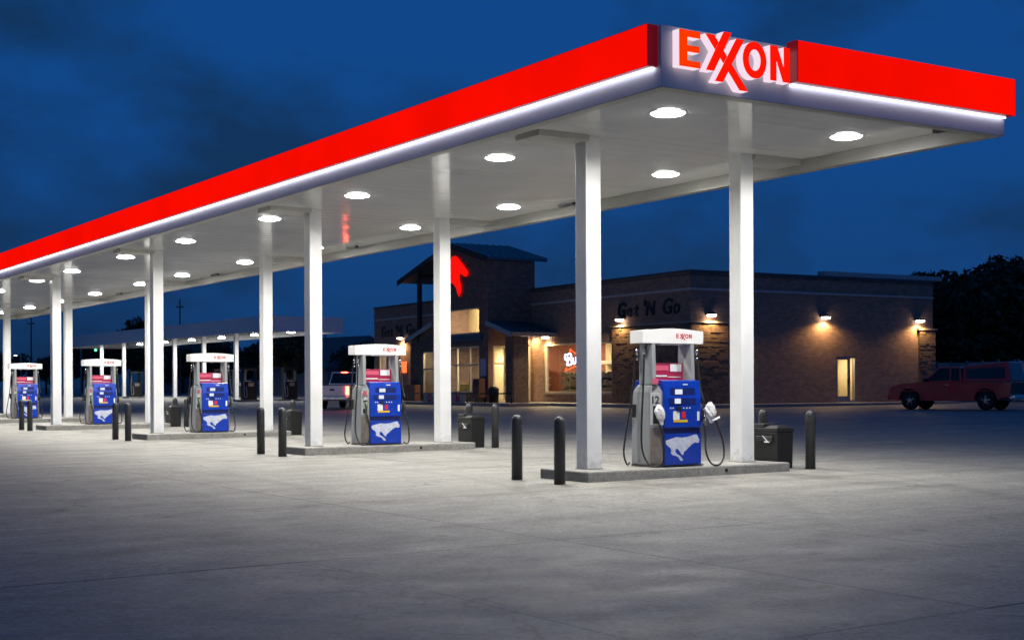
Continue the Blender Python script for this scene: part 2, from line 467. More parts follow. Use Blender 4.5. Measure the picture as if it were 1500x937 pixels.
M['auto_glass'] = mat('dark_auto_glass', (0.012, 0.014, 0.018), 0.05, spec=0.7)
M['int_wall'] = mat('interior_cream_wall', (0.62, 0.50, 0.30), 0.8, var=0.1)
M['int_red'] = mat('interior_red_wall', (0.26, 0.065, 0.025), 0.7, var=0.2)
M['int_floor'] = mat('interior_tile', (0.35, 0.32, 0.28), 0.5, var=0.15)
M['shelf'] = mat('shelf_olive', (0.22, 0.22, 0.13), 0.6, var=0.3, vscale=9)
M['goods'] = mat('mixed_goods', (0.14, 0.12, 0.08), 0.6, var=0.7, vscale=9)
M['tube_red'] = emis('neon_red', (1.0, 0.09, 0.02), 3.0)
M['tube_white'] = emis('neon_white', (0.85, 0.87, 1.0), 3.0)
M['tube_orange'] = emis('neon_orange', (1.0, 0.17, 0.05), 1.6)
M['horse'] = emis('red_backlit_acrylic', (1.0, 0.006, 0.004), 1.0)
M['letters'] = mat('black_letters', (0.022, 0.02, 0.02), 0.6)
M['warm_lens'] = emis('warm_lamp_lens', (1.0, 0.80, 0.62), 16.0)
M['grey_metal'] = mat('grey_metal', (0.25, 0.27, 0.29), 0.45, metal=0.5, var=0.1)
M['paint_red'] = mat('car_paint_red', (0.78, 0.026, 0.03), 0.22, coat=0.8, var=0.06)
M['paint_white'] = mat('car_paint_white', (0.82, 0.82, 0.82), 0.25, coat=0.8, var=0.05)
M['tyre'] = mat('tyre_rubber', (0.015, 0.015, 0.016), 0.8, var=0.2)
M['rim'] = mat('alloy_rim', (0.55, 0.57, 0.60), 0.25, metal=0.9)
M['tail_on'] = emis('lit_tail_light', (1.0, 0.06, 0.03), 22.0)
M['tail_off'] = mat('red_tail_lens', (0.30, 0.01, 0.01), 0.2)
M['head'] = mat('headlight_lens', (0.7, 0.7, 0.7), 0.1, spec=0.8)
M['bark'] = mat('bark', (0.05, 0.04, 0.03), 0.9, var=0.3, bump=0.5)
M['leaf_a'] = mat('dark_leaves', (0.030, 0.042, 0.016), 0.7, var=0.45, vscale=0.8)
M['leaf_b'] = mat('olive_leaves', (0.042, 0.048, 0.022), 0.7, var=0.45, vscale=0.8)
M['wood_pole'] = mat('pole_wood', (0.07, 0.055, 0.045), 0.85, var=0.2)
M['house_wall'] = mat('pale_siding', (0.16, 0.18, 0.20), 0.7, var=0.1, streak=(1, 1, 12))
M['house_roof'] = mat('grey_shingle', (0.12, 0.125, 0.13), 0.85, var=0.25)
M['fence_metal'] = mat('pale_fence_panel', (0.50, 0.52, 0.54), 0.6, var=0.12)
M['banner'] = mat('banner_white', (0.42, 0.40, 0.40), 0.6, var=0.12)
M['neon_tint_clay'] = mat('neon_tinted_brick', (0.45, 0.19, 0.09), 0.8, var=0.2)  # orange light of the neon sign painted into the planter's base colour
M['green_lamp'] = emis('green_signal', (0.15, 1.0, 0.45), 2.5)
M['street_lamp'] = emis('far_street_lamp', (0.6, 1.0, 0.8), 8.0)
def red_lightbox():
    """back-lit red acrylic: even face, lamps stop short of the rims"""
    m = emis('red_light_bar', (0.96, 0.0035, 0.0), 1.0)
    n, l = m.node_tree.nodes, m.node_tree.links
    e_ = [q for q in n if q.type == 'EMISSION'][0]
    g = n.new('ShaderNodeNewGeometry'); no = n.new('ShaderNodeTexNoise'); no.inputs['Scale'].default_value = 0.8; no.inputs['Detail'].default_value = 3
    l.new(g.outputs['Position'], no.inputs['Vector'])
    mr = n.new('ShaderNodeMapRange'); mr.inputs['From Min'].default_value = .3; mr.inputs['From Max'].default_value = .7
    mr.inputs['To Min'].default_value = 0.90; mr.inputs['To Max'].default_value = 1.05
    l.new(no.outputs['Fac'], mr.inputs['Value']); l.new(mr.outputs[0], e_.inputs['Strength'])
    return m
M['red_bar'] = red_lightbox()

# ------------------------------------------------------------------ ground and slabs
xs = [-1500, -600, -250, -120, -60, -40] + [i for i in range(-30, 61, 3)] + [75, 100, 150, 250, 600, 1500]
ys = [-1500, -600, -250, -120, -60, -40] + [i for i in range(-30, 121, 4)] + [140, 180, 260, 600, 1500]
gb = MB()
vs = [(x, y, ground_z(x, y)) for y in ys for x in xs]
nx = len(xs)
gb.add(vs, [(j*nx+i, j*nx+i+1, (j+1)*nx+i+1, (j+1)*nx+i) for j in range(len(ys)-1) for i in range(nx-1)])
ground = gb.build('ground', M['ground'], smooth=True)
tag(ground, 'wide worn concrete forecourt reaching past the islands to the store', 'forecourt', kind='structure')

XJ = [-5.0 + 2.53 * k for k in range(-3, 11)]
YJ = [-6.2 + 4.735 * k for k in range(-2, 13)]
for j in range(len(YJ) - 1):
    for i in range(len(XJ) - 1):
        g0, g1 = 0.0045, 0.0008
        x0, x1, y0, y1 = XJ[i] + g1, XJ[i+1] - g1, YJ[j] + g0, YJ[j+1] - g0
        dz = 0.016 + random.uniform(-0.0015, 0.0015)
        b = MB()
        top = [(x0, y0), (x1, y0), (x1, y1), (x0, y1)]
        ins = 0.0015
        t2 = [(x0+ins, y0+ins), (x1-ins, y0+ins), (x1-ins, y1-ins), (x0+ins, y1-ins)]
        b.add([(x, y, ground_z(x, y) - 0.01) for x, y in top] + [(x, y, ground_z(x, y) + dz - 0.005) for x, y in top]
              + [(x, y, ground_z(x, y) + dz) for x, y in t2],
              [(0,1,5,4),(1,2,6,5),(2,3,7,6),(3,0,4,7),(4,5,9,8),(5,6,10,9),(6,7,11,10),(7,4,8,11),(8,9,10,11)])
        b.build('concrete_slab', M['concrete'], ground)
def slab_z(x, y):
    inside = XJ[0] < x < XJ[-1] and YJ[0] < y < YJ[-1]
    return ground_z(x, y) + (0.0145 if inside else 0.0)

# ------------------------------------------------------------------ islands
SP = 9.4691
NI = 6
ISL = 0.1624
for k in range(NI):
    y = k * SP
    z = slab_z(1.5, y)
    o = empty('pump_island', (0, y, z))
    b = MB(); b.box(-0.479, 3.571, -0.603, 0.603, -0.05, ISL - (z - ground_z(1.5, y)))
    base = b.build('kerb_slab', M['island'], o, bevel=0.025)
    # small drain plug in the long face and casting joints
    p = MB(); p.lathe([(0.03, 0), (0.03, 0.006), (0, 0.007)], (2.2, -0.609, 0.075), 10, 'y'); p.build('drain_plug', M['black'], o)
    for xx in (0.75, 1.62):
        p = MB(); p.box(xx, xx + 0.008, -0.606, -0.6031, 0.005, 0.125); p.build('casting_joint', M['pump_brown'], o)
    tag(o, f'raised concrete pump island, {ORD[k]} counting back from the lettered canopy corner', 'island', 'concrete pump islands under the canopy')
def isl_top(k):
    return slab_z(1.5, k * SP) + ISL - 0.0145

# ------------------------------------------------------------------ canopy
CAN = empty('fuel_canopy', (1.5, 10.0, 0))
CX, CY = 1.5, 10.0
E0, E1 = -1.9254, 4.4321       # x edges
Y0, Y1 = -4.0231, 50.48        # y edges
AX = -0.0067; AY = -0.0038
ZB, ZS, ZT = 4.8275, 5.03, 5.56   # fascia bottom, soffit, fascia top (at the pivot)
def tilt(o):
    o.rotation_euler = Euler((math.atan(AX), math.atan(AY), 0))
top = bpy.data.objects.new('canopy_roof', None)
# everything of the roof is built flat at z=0 pivot and tilted by the drainage fall
roofz = 0.0
def cbuild(b, name, m, **kw):
    b.v = [(x - CX, y - CY, z) for x, y, z in b.v]
    fall = lambda x, y: AX * y - (-0.0038) * x
    b.v = [(x, y, z + fall(x, y)) for x, y, z in b.v]
    return b.build(name, m, CAN, **kw)
def can_z(x, y, z):
    return z + AX * (y - CY) + 0.0038 * (x - CX)
tag(CAN, 'long white fuel canopy with glowing red light bars around its edge', 'canopy')
T = 0.10
for (x0, x1, y0, y1) in ((E0, E0+T, Y0+T, Y1-T), (E1-T, E1, Y0+T, Y1-T), (E0, E1, Y0, Y0+T), (E0, E1, Y1-T, Y1)):
    b = MB(); b.box(x0, x1, y0, y1, ZB + 0.006, ZT)
    cbuild(b, 'fascia', M['fascia'])
# return lip under the fascia (lighter underside)
for (x0, x1, y0, y1) in ((E0+.004, E0+.17, Y0+.17, Y1-.17), (E1-.17, E1-.004, Y0+.17, Y1-.17), (E0+.004, E1-.004, Y0+.004, Y0+.17), (E0+.004, E1-.004, Y1-.17, Y1-.004)):
    b = MB(); b.box(x0, x1, y0, y1, ZB, ZB + 0.2)
    cbuild(b, 'fascia_lip', M['lip'])
# soffit pans
pw = 0.4064
ny = int((Y1 - Y0 - 0.3) / pw)
pw = (Y1 - Y0 - 0.3) / ny
for i in range(ny):
    a = Y0 + 0.15 + i * pw
    b = MB()
    e_ = random.uniform(-0.0012, 0.0012)
    b.add([(E0+.15, a+.004, ZS+e_), (E1-.15, a+.004, ZS+e_), (E1-.15, a+pw-.004, ZS-e_), (E0+.15, a+pw-.004, ZS-e_),
           (E0+.15, a+.001, ZS+.02), (E1-.15, a+.001, ZS+.02), (E1-.15, a+pw-.001, ZS+.02), (E0+.15, a+pw-.001, ZS+.02)],
          [(0,1,2,3),(0,4,5,1),(2,6,7,3)])
    cbuild(b, 'soffit_panel', M['soffit'])
b = MB(); b.box(E0+T+.002, E1-T-.002, Y0+T+.002, Y1-T-.002, ZS + 0.03, ZT - 0.05)
cbuild(b, 'roof_deck', M['beam'])
# columns with outrigger beam covers
CW = 0.2753 / 2
for k in range(NI):
    y = k * SP
    for x in (0.0, 3.094):
        zt = can_z(x, y, ZS)
        b = MB(); b.box(x - CW, x + CW, y - CW, y + CW, isl_top(k) - 0.02, zt + 0.03)
        b.v = [(p[0] - CX, p[1] - CY, p[2]) for p in b.v]
        c = b.build('column', M['white_paint'], CAN, bevel=0.012)
        b = MB(); b.box(x - CW - 0.012, x + CW + 0.012, y - CW - 0.012, y + CW + 0.012, isl_top(k) - 0.02, isl_top(k) + 0.012)
        b.v = [(p[0] - CX, p[1] - CY, p[2]) for p in b.v]
        b.build('base_plate', M['island'], c)
    for x0, x1 in ((-1.04, -CW + 0.02), (3.094 + CW - 0.02, 4.27)):
        b = MB(); b.box(x0, x1, y - 0.21, y + 0.40, ZS - 0.085, ZS + 0.02)
        cbuild(b, 'beam_cover', M['beam'], bevel=0.01)
    b = MB(); b.box(4.0, 4.09, y - 3.6, y - 3.1, ZS - 0.05, ZS + 0.01)
    cbuild(b, 'drain_bracket', M['black'])
# red light bars with end caps and the LED line below them
def bar(x0, x1, y0, y1, z0, z1, axis):
    b = MB()
    if axis == 'y':
        b.box(x0, x1, y0 + .012, y1 - .012, z0, z1)
        ends = ((x0, x1, y0, y0 + .012), (x0, x1, y1 - .012, y1))
        led = (x1 - .055, x1 - .012, y0 + .04, y1 - .04)
    else:
        b.box(x0 + .012, x1 - .012, y0, y1, z0, z1)
        ends = ((x0, x0 + .012, y0, y1), (x1 - .012, x1, y0, y1))
        led = (x0 + .04, x1 - .04, y1 - .055, y1 - .012)
    o = cbuild(b, 'light_bar', M['red_bar'])
    for e_ in ends:
        q = MB(); q.box(*e_, z0 - .002, z1 + .002)
        q.v = [(x - CX, y - CY, z + AX * (y - CY) + 0.0038 * (x - CX)) for x, y, z in q.v]
        q.build('end_cap', M['red_end'], o)
    # rim trim (dark red edges)
    q = MB(); q.box(x0 - .004, x1, y0 + .013, y1 - .013, z1, z1 + .006)
    q.v = [(x - CX, y - CY, z + AX * (y - CY) + 0.0038 * (x - CX)) for x, y, z in q.v]
    q.build('top_trim', M['red_end'], o)
    q = MB(); q.box(x0 + .003, x1, y0 + .014, y1 - .014, z0 - .004, z0 - .0005)
    q.v = [(x - CX, y - CY, z + AX * (y - CY) + 0.0038 * (x - CX)) for x, y, z in q.v]
    q.build('bottom_trim', M['red_end'], o)
    q = MB(); q.box(*led, z0 - .020, z0 - .005)
    q.v = [(x - CX, y - CY, z + AX * (y - CY) + 0.0038 * (x - CX)) for x, y, z in q.v]
    q.build('led_strip', M['led'], o)
RZ0, RZ1 = 5.075, 5.565
bar(E0 - .15, E0 - .002, -3.955, Y1 - 0.05, RZ0, RZ1, 'y')
bar(0.12, E1 + 0.0, Y0 - .19, Y0 - .002, RZ0 + .015, RZ1 + .035, 'x')

# channel letters on the short side
def stroke(a, b_, w):
    """stroke between two points with level top and bottom cuts; w = horizontal width"""
    return [(a[0] - w/2, a[1]), (a[0] + w/2, a[1]), (b_[0] + w/2, b_[1]), (b_[0] - w/2, b_[1])]
LET = {}
def px(x, y): return ((x - 400) / 875.0, (405 - y) / 270.0)     # width normalised to 1, cap height 1
LET['E'] = [[px(*p) for p in ((400,135),(560,135),(560,185),(462,185),(462,245),(552,245),(552,293),(462,293),(462,357),(560,357),(560,405),(400,405))]]
LET['X'] = [stroke(px(632,135), px(897,520), 0.080), stroke(px(770,98), px(632,405), 0.072)]
LET['X.'] = [stroke(px(868,135), px(700,478), 0.072)]
def oval(cx, cy, rx, ry, n=28): return [(cx + rx*math.cos(2*math.pi*i/n), cy + ry*math.sin(2*math.pi*i/n)) for i in range(n)]
OC = px(985, 272)
LET['O'] = 'oval'
LET['N'] = [[px(*p) for p in ((1110,135),(1170,135),(1222,290),(1222,135),(1275,135),(1275,405),(1215,405),(1163,250),(1163,405),(1110,405))]]
def letter_geo(key, fx, fz, depth0, depth1, face=None):
    """face MB and side MB for one letter. fx/fz map normalised -> metres. front at depth1"""
    F, S = MB(), MB()
    mp = lambda pts: [(fx(u), fz(w)) for u, w in pts]
    if LET[key] == 'oval':
        o_ = mp(oval(OC[0], OC[1], 0.110, 0.52)); i_ = mp(oval(OC[0], OC[1], 0.054, 0.30))
        n = len(o_)
        F.add([(u, depth1, w) for u, w in o_] + [(u, depth1, w) for u, w in i_], [(i, (i+1) % n, (i+1) % n + n, i + n) for i in range(n)])
        S.prism(o_, depth0, depth1 + .0006 * (1 if depth1 < depth0 else -1), caps=False); S.prism(i_, depth0, depth1 + .0006, caps=False)
    else:
        for q, pts in enumerate(LET[key]):
            d = depth1 - 0.0015 * q - (0.003 if key == 'X.' else 0)
            F.flat(mp(pts), d); S.prism(mp(pts), depth0, d + .0006, caps=False)
    return F, S
SIGN = empty('illuminated_letter_sign', (0, 0, 0))
SX0, SX1 = -1.755, 0.055
fx = lambda u: SX0 + u * (SX1 - SX0)
fz = lambda w: 5.155 + w * 0.435
for key, nm in (('E', 'letter_e'), ('X', 'letter_x'), ('X.', 'letter_x'), ('O', 'letter_o'), ('N', 'letter_n')):
    F, S = letter_geo(key, fx, fz, Y0 - .004, Y0 - .125)
    f = F.build(nm, M['letter_orange'] if key == 'E' else M['letter_red'], SIGN)
    S.build('letter_return', M['letter_side'], f)
tag(SIGN, 'glowing red EXXON channel letters with white sides on the canopy end', 'sign')

# round canopy lamps
lamp_me = MB().lathe([(0.0, -0.036), (0.14, -0.033), (0.212, -0.018), (0.235, 0.0)], n=28).mesh('lens', M['lens'], True)
rim_me = MB().lathe([(0.236, 0.0), (0.239, -0.006), (0.255, -0.006), (0.265, 0.006)], n=28).mesh('rim', M['bezel'], True)
can_light = bpy.data.lights.new('canopy_lamp', 'AREA')
can_light.shape = 'DISK'; can_light.size = 0.38; can_light.energy = 186.0; can_light.color = (1.0, 0.958, 0.872); can_light.spread = R(164)
def canopy_lamp(x, y, z, label, group, light=can_light, rot=(0, 0, 0), sc=1.0):
    o = empty('canopy_light', (x, y, z)); o.rotation_euler = rot; o.scale = (sc, sc, sc)
    a = bpy.data.objects.new('lens', lamp_me); link(a, o)
    r_ = bpy.data.objects.new('rim', rim_me); link(r_, o)
    L = bpy.data.objects.new('lamp', light); link(L, o); L.location = (0, 0, -0.042)
    tag(o, label, 'light', group)
    return o
LX = [-2.07, 2.13, 7.13, 11.23, 16.3, 20.9, 25.95, 29.92, 35.1, 39.66, 44.3, 48.6]
for i, yy in enumerate(LX):
    for x, row in ((-0.18, 'front row'), (3.30, 'rear row')):
        canopy_lamp(x, yy, can_z(x, yy, ZS) - 0.003, f'round white canopy lamp, {ORD[i]} in the {row} from the lettered end',
                    'round lamps under the main canopy', rot=(math.atan(AX), math.atan(AY), 0))

# ------------------------------------------------------------------ fuel pumps
HORSE = [(395,340),(440,322),(500,300),(560,280),(640,295),(720,285),(790,262),(845,242),(875,250),(885,285),(908,340),(898,395),(870,400),
         (845,385),(815,405),(775,440),(730,490),(700,530),(672,545),(662,600),(640,605),(625,580),(605,540),(575,490),(545,500),(540,540),
         (560,580),(610,620),(640,660),(660,700),(630,715),(605,690),(590,650),(560,625),(500,600),(470,570),(480,530),(470,480),(430,440),(400,400)]
def make_pump(number, bags, red_dot):
    o = empty('fuel_pump', (0, 0, 0))
    B = lambda: MB()
    # plinth and lower cabinet (tapers slightly, sloped shoulders)
    b = B(); b.box(-.47, .47, -.30, .30, 0, .03); b.build('plinth', M['pump_brown'], o)
    def octo(w, c, d, e):   # half width, half width of front, half depth, depth of the straight side
        c2, e2 = w - .03, d - .045
        return [(-w, -e), (-c, -d), (c, -d), (w, -e), (w, e2), (c2, d), (-c2, d), (-w, e2)]
    b = B()
    rings = [(octo(.480, .37, .325, .14), .031), (octo(.465, .37, .325, .13), .60), (octo(.445, .37, .325, .12), 1.14), (octo(.425, .36, .25, .11), 1.235), (octo(.40, .34, .20, .10), 1.262)]
    vs = [(x, y, z) for rg, z in rings for x, y in rg]; fs = []
    for j in range(len(rings)-1):
        for i in range(8): fs.append((j*8+i, j*8+(i+1) % 8, (j+1)*8+(i+1) % 8, (j+1)*8+i))
    fs += [tuple(range(8)), tuple(32+i for i in range(8))]
    b.add(vs, fs); cab = b.build('cabinet', M['pump_grey'], o, bevel=.012)
    def chamfer(bx, q, s):
        # boxes given as (a0,a1,d0,d1,z0,z1): a along the angled corner panel towards the front, d outwards
        out = MB()
        for (a0, a1, d0, d1, z0, z1) in bx:
            P = []
            for z in (z0, z1):
                w = .480 - .035*(z/1.14)
                mx, my = (w + .37)/2, (.325 + .135)/2
                tx, ty = (.37 - w), (.325 - .135); ln = math.hypot(tx, ty); tx /= ln; ty /= ln
                nx_, ny_ = ty, -tx
                for (a, d) in ((a0, d0), (a1, d0), (a1, d1), (a0, d1)):
                    P.append((q*(mx + tx*a + nx_*d), s*(my + ty*a + ny_*d), z))
            out.hexa(P)
        return out
    for s in (-1, 1):
        # blue doors front and back
        b = B(); b.box(-.365, .365, min(s*.313, s*.37), max(s*.313, s*.37), .035, .50)
        b.build('lower_door', M['pump_blue'], o, bevel=.008)
        b = B()
        pts = [(s*.312, .585), (s*.375, .60), (s*.372, 1.05), (s*.330, 1.31), (s*.20, 1.325), (s*.20, 1.255), (s*.312, 1.15)]
        b.prism(pts, -.365, .365, 'x')
        up = b.build('upper_door', M['pump_blue'], o, bevel=.006)
        b = B(); b.box(-.362, .362, min(s*.311, s*.345), max(s*.311, s*.345), .503, .598); b.build('kick_recess', M['pump_dblue'], o)
        for q in ((-1, 1) if s < 0 else ()):
            chamfer([(-.095, .085, .001, .010, .64, 1.13)], q, s).build('side_panel', M['pump_light'], o, bevel=.004)
            chamfer([(-.045, .065, .011, .016, .66, .93)], q, s).build('nozzle_boot', M['black'], o)
            chamfer([(-.088, .088, .007, .014, .05, .60)], q, s).build('lower_margin', M['pump_brown'] if s < 0 else M['pump_grey'], o)
    F = -1
    yF = -.3755
    # screens, keypad, stickers on the visible front
    def plate(name, x0, x1, z0, z1, m, d=.006, y=yF, parent=o):
        b = B(); b.box(x0, x1, y - d, y, z0, z1); return b.build(name, m, parent)
    plate('screen_recess', -.24, .24, 1.085, 1.20, M['pump_dblue'], .004, -.362)
    plate('screen_recess', -.27, .25, .955, 1.045, M['pump_dblue'], .004)
    plate('display_screen', -.15, -.01, 1.105, 1.18, M['screen'], .006, -.366)
    plate('display_screen', -.17, -.055, .965, 1.04, M['screen'], .006, -.380)
    plate('maker_badge', .02, .12, 1.245, 1.262, M['white_sticker'], .004, -.345)
    plate('card_reader', -.13, -.05, .86, .92, M['black'], .02)
    for q, xx in enumerate((-.26, -.215, .0, .06, .12)):
        plate('key_button', xx, xx + .022, .885, .905, M['white_sticker'], .005)
    plate('price_label', -.20, -.075, .72, .85, M['white_sticker'], .004)
    plate('price_label', -.03, .045, .74, .84, M['red_sticker'], .004)
    plate('price_label', -.19, .085, .68, .718, M['yellow'], .004)
    plate('notice_label', .28, .325, .70, .84, M['pink'] if False else M['white_sticker'], .003)
    # running horse decal on the lower door
    b = B(); b.flat([(-.345 + (p[0]-395)/513*.67, .49 - (p[1]-242)/473*.40) for p in HORSE], -.3725)
    b.build('horse_decal', M['emblem'], o)
    # uprights, red price board, topper
    for q in (-1, 1):
        x0, x1 = sorted((q*.35, q*.425))
        b = B(); b.taper((x0, x1, -.17, .17), (x0, x1, -.15, .15), 1.25, 1.885); b.build('upright', M['pump_grey'], o, bevel=.015)
        b = B(); x2 = q*.349; b.add([(x2 - q*.002, -.11, 1.62), (x2 - q*.002, .05, 1.72), (x2 - q*.002, .05, 1.52), (x2 - q*.002, -.11, 1.44)], [(0,1,2,3)])
    b = B(); b.box(-.347, .347, .03, .11, 1.30, 1.585); pb = b.build('price_board', M['red_panel'], o, bevel=.004)
    plate('price_band', -.33, .05, 1.47, 1.55, M['pink'], .003, .0285)
    plate('price_square', .085, .31, 1.455, 1.57, M['white_sticker'], .004, .0285)
    plate('price_line', -.30, .02, 1.375, 1.40, M['sign_white'], .006, .0285)
    plate('price_line', .04, .31, 1.365, 1.378, M['white_sticker'], .004, .0285)
    # topper with arched top edge
    prof = [(-.605, 1.885), (.605, 1.885)] + [(.605 - 1.21*i/12, 2.075 + .038*math.sin(math.pi*i/12)) for i in range(13)]
    b = B(); b.prism(prof, -.155, .155, 'y'); tp = b.build('topper', M['sign_white'], o, bevel=.012)
    b = B(); b.box(-.22, .33, -.12, .12, 1.868, 1.884); b.build('topper_tray', M['sign_white'], o)
    k = 0
    T_ = MB()
    for key in ('E', 'X', 'X.', 'O', 'N'):
        Fm, _ = letter_geo(key, lambda u: .055 + u*.315, lambda w: 1.965 + w*.068, -.156, -.1565)
        T_.add(Fm.v, Fm.f)
    T_.build('topper_lettering', M['red_ink'], o)
    # red round dot on left shoulder (some pumps), number on the left margin
    if red_dot:
        chamfer([(-.05, .05, .011, .016, 1.04, 1.13)], -1, -1).build('octane_dot', M['pink'], o)
        chamfer([(-.03, .06, .011, .016, .945, 1.0)], -1, -1).build('notice_label', M['white_sticker'], o)
        chamfer([(-.03, .06, .017, .021, .76, .90)], -1, -1).build('notice_label', M['white_sticker'], o)
    else:
        b = B(); b.box(-.46, -.37, -.24, -.205, 1.262, 1.345); b.build('octane_flag', M['pink'], o)
    if number:
        w = .480 - .035*(1.0/1.14)
        ang = math.atan2(-(.325 - .135), (w - .37))      # panel direction on the left front corner
        tx, ty = math.cos(ang), math.sin(ang)
        mx, my = -(w + .37)/2, -.23
        text_mesh(number, .165, .001, 'pump_number', M['letters'], o, (mx - tx*.092 + ty*.013, my - ty*.092 - tx*.013, .965), (R(90), 0, ang), bold=.003, spacing=.9)
    # hoses with swivels and nozzles
    def hose(pts): 
        b = B(); b.tube(catmull(pts, 7), .015, 8); return b.build('hose', M['rubber'], o, smooth=True)
    def swivel(x, y, z):
        b = B(); b.tube([(x, y, z), (x, y, z - .05), (x, y, z - .10)], [.016, .022, .014], 8); b.tube([(x, y, z-.13), (x, y, z-.17)], .018, 8)
        b.build('hose_swivel', M['chrome'], o, smooth=True)
    def nozzle(x, y, z, dx, m=M['green']):
        b = B()
        b.tube(catmull([(x, y - .03, z + .10), (x, y - .06, z + .02), (x + dx*.01, y - .07, z - .08), (x + dx*.02, y - .06, z - .14)], 4), [.024]*13, 8)
        nz = b.build('nozzle', m, o, smooth=True)
        b = B(); b.tube(catmull([(x - dx*.01, y - .075, z + .07), (x - dx*.01, y - .125, z), (x, y - .105, z - .10)], 4), .007, 6)
        b.build('trigger_guard', M['black'], nz)
    # left front hose
    hose([(-.44, -.02, 1.86), (-.47, -.02, 1.70), (-.485, -.02, 1.3), (-.53, -.03, .7), (-.55, -.06, .28), (-.52, -.18, .05), (-.45, -.32, .02), (-.40, -.39, .12), (-.40, -.38, .45), (-.435, -.33, .66)])
    swivel(-.465, -.02, 1.80)
    nozzle(-.445, -.250, .80, 1, M['green'] if number != '12' else M['black'])
    # left rear hose
    hose([(-.44, .17, 1.86), (-.475, .19, 1.6), (-.50, .24, 1.1), (-.58, .30, .5), (-.62, .30, .2), (-.56, .30, .03), (-.48, .34, .05)])
    swivel(-.455, .17, 1.80)
    b = B(); b.tube([(-.49, .20, .95), (-.50, .20, .75)], .03, 8); b.build('nozzle', M['black'], o)
    # right hoses
    swivel(.455, -.17, 1.80)
    hose([(.44, -.17, 1.86), (.47, -.18, 1.6), (.485, -.22, 1.2), (.50, -.28, 1.0)])
    if bags:
        hose([(.49, -.30, .66), (.46, -.36, .45), (.42, -.42, .22), (.47, -.47, .05), (.62, -.47, .01), (.76, -.44, .12), (.79, -.40, .35), (.71, -.36, .62), (.64, -.33, .76)])
        swivel(.50, -.30, .78)
    else:
        hose([(.47, -.345, .68), (.52, -.39, .4), (.53, -.41, .12), (.48, -.42, .02), (.40, -.42, .05)])
    nozzle(.445, -.250, .82, -1, M['black'])
    if bags:
        # out-of-service plastic bags pulled over both nozzles
        def bag(cx, cy, cz, w, h, lean, seed):
            rnd = random.Random(seed)
            b = B(); prof = []
            nseg, nr = 12, 7
            vs, fs = [], []
            for j in range(nr):
                t = j / (nr - 1)
                rad = (0.35 + 1.0*math.sin(math.pi*min(1, t*1.15))**.7) if t < .87 else .42
                rad *= .6
                for i in range(nseg):
                    a = 2*math.pi*i/nseg
                    k_ = 1 + rnd.uniform(-.18, .18)
                    vs.append((cx + lean*(t-.5) + w*rad*math.cos(a)*k_, cy + .55*w*rad*math.sin(a)*k_ - .02, cz + h*(.5 - t) + rnd.uniform(-.01, .01)))
            for j in range(nr-1):
                for i in range(nseg):
                    i2 = (i+1) % nseg; fs.append((j*nseg+i, j*nseg+i2, (j+1)*nseg+i2, (j+1)*nseg+i))
            fs.append(tuple(range(nseg))); fs.append(tuple((nr-1)*nseg+i for i in range(nseg)))
            b.add(vs, fs)
            return b.build('nozzle_bag', M['bag'], o, smooth=False)
        bag(-.43, -.33, .80, .115, .30, .05, 3)
        bag(.50, -.42, .82, .135, .32, .02, 5)
        b = B(); b.tube([(.50, -.46, .69), (.66, -.46, .74)], [.014, .02], 7); b.build('bag_tail', M['bag'], o)
    return o

PUMPS = [('12', True, False), ('10', False, True), (None, False, True), (None, False, True), (None, False, True)]
plabels = ['blue and grey fuel pump numbered 12 with bagged nozzles on the nearest island',
           'blue and grey fuel pump numbered 10 on the second island',
           'blue and grey fuel pump on the third island from the lettered corner',
           'blue and grey fuel pump on the fourth island, partly behind a bollard',
           'blue and grey fuel pump on the fifth island behind two bollards']
proto = None
for k, (num, bags, dot) in enumerate(PUMPS):
    if k < 3:
        p = make_pump(num, bags, dot)
    else:
        p = copy_tree(proto)
    if k == 2: proto = p
    p.location = (1.43, k * SP - 0.11, isl_top(k))
    tag(p, plabels[k], 'fuel pump', 'fuel pumps on the islands')
# bag wiring, horse decal etc. are the same on every pump; the sixth island's pump stands outside the frame

# ------------------------------------------------------------------ bollards and bins
bol_me = MB().lathe([(0.082, -0.02), (0.082, 0.86), (0.080, 0.895), (0.070, 0.928), (0.050, 0.952), (0.025, 0.966), (0, 0.970)], n=24).mesh('post', M['char'], True)
for p in bol_me.polygons: p.use_smooth = True
def bollard(x, y, label):
    o = bpy.data.objects.new('bollard', bol_me); link(o)
    o.location = (x, y, slab_z(x, y)); tag(o, label, 'bollard', 'steel bollards guarding the pump islands')
    o.rotation_euler = (random.uniform(-.006, .006), random.uniform(-.006, .006), random.uniform(0, 6))
for k in range(5):
    w = ['nearest', 'second', 'third', 'fourth', 'fifth'][k]
    bollard(-0.97, k*SP - 0.60, f'dark grey bollard at the front of the {w} island, right one of its pair')
    bollard(-0.93, k*SP + 0.55, f'dark grey bollard at the front of the {w} island, left one of its pair')
    if k < 4:
        bollard(4.16, k*SP - 0.47, f'dark grey bollard behind the {w} island, right of the bin')
        bollard(4.16, k*SP + 0.62, f'dark grey bollard behind the {w} island, left of the bin')

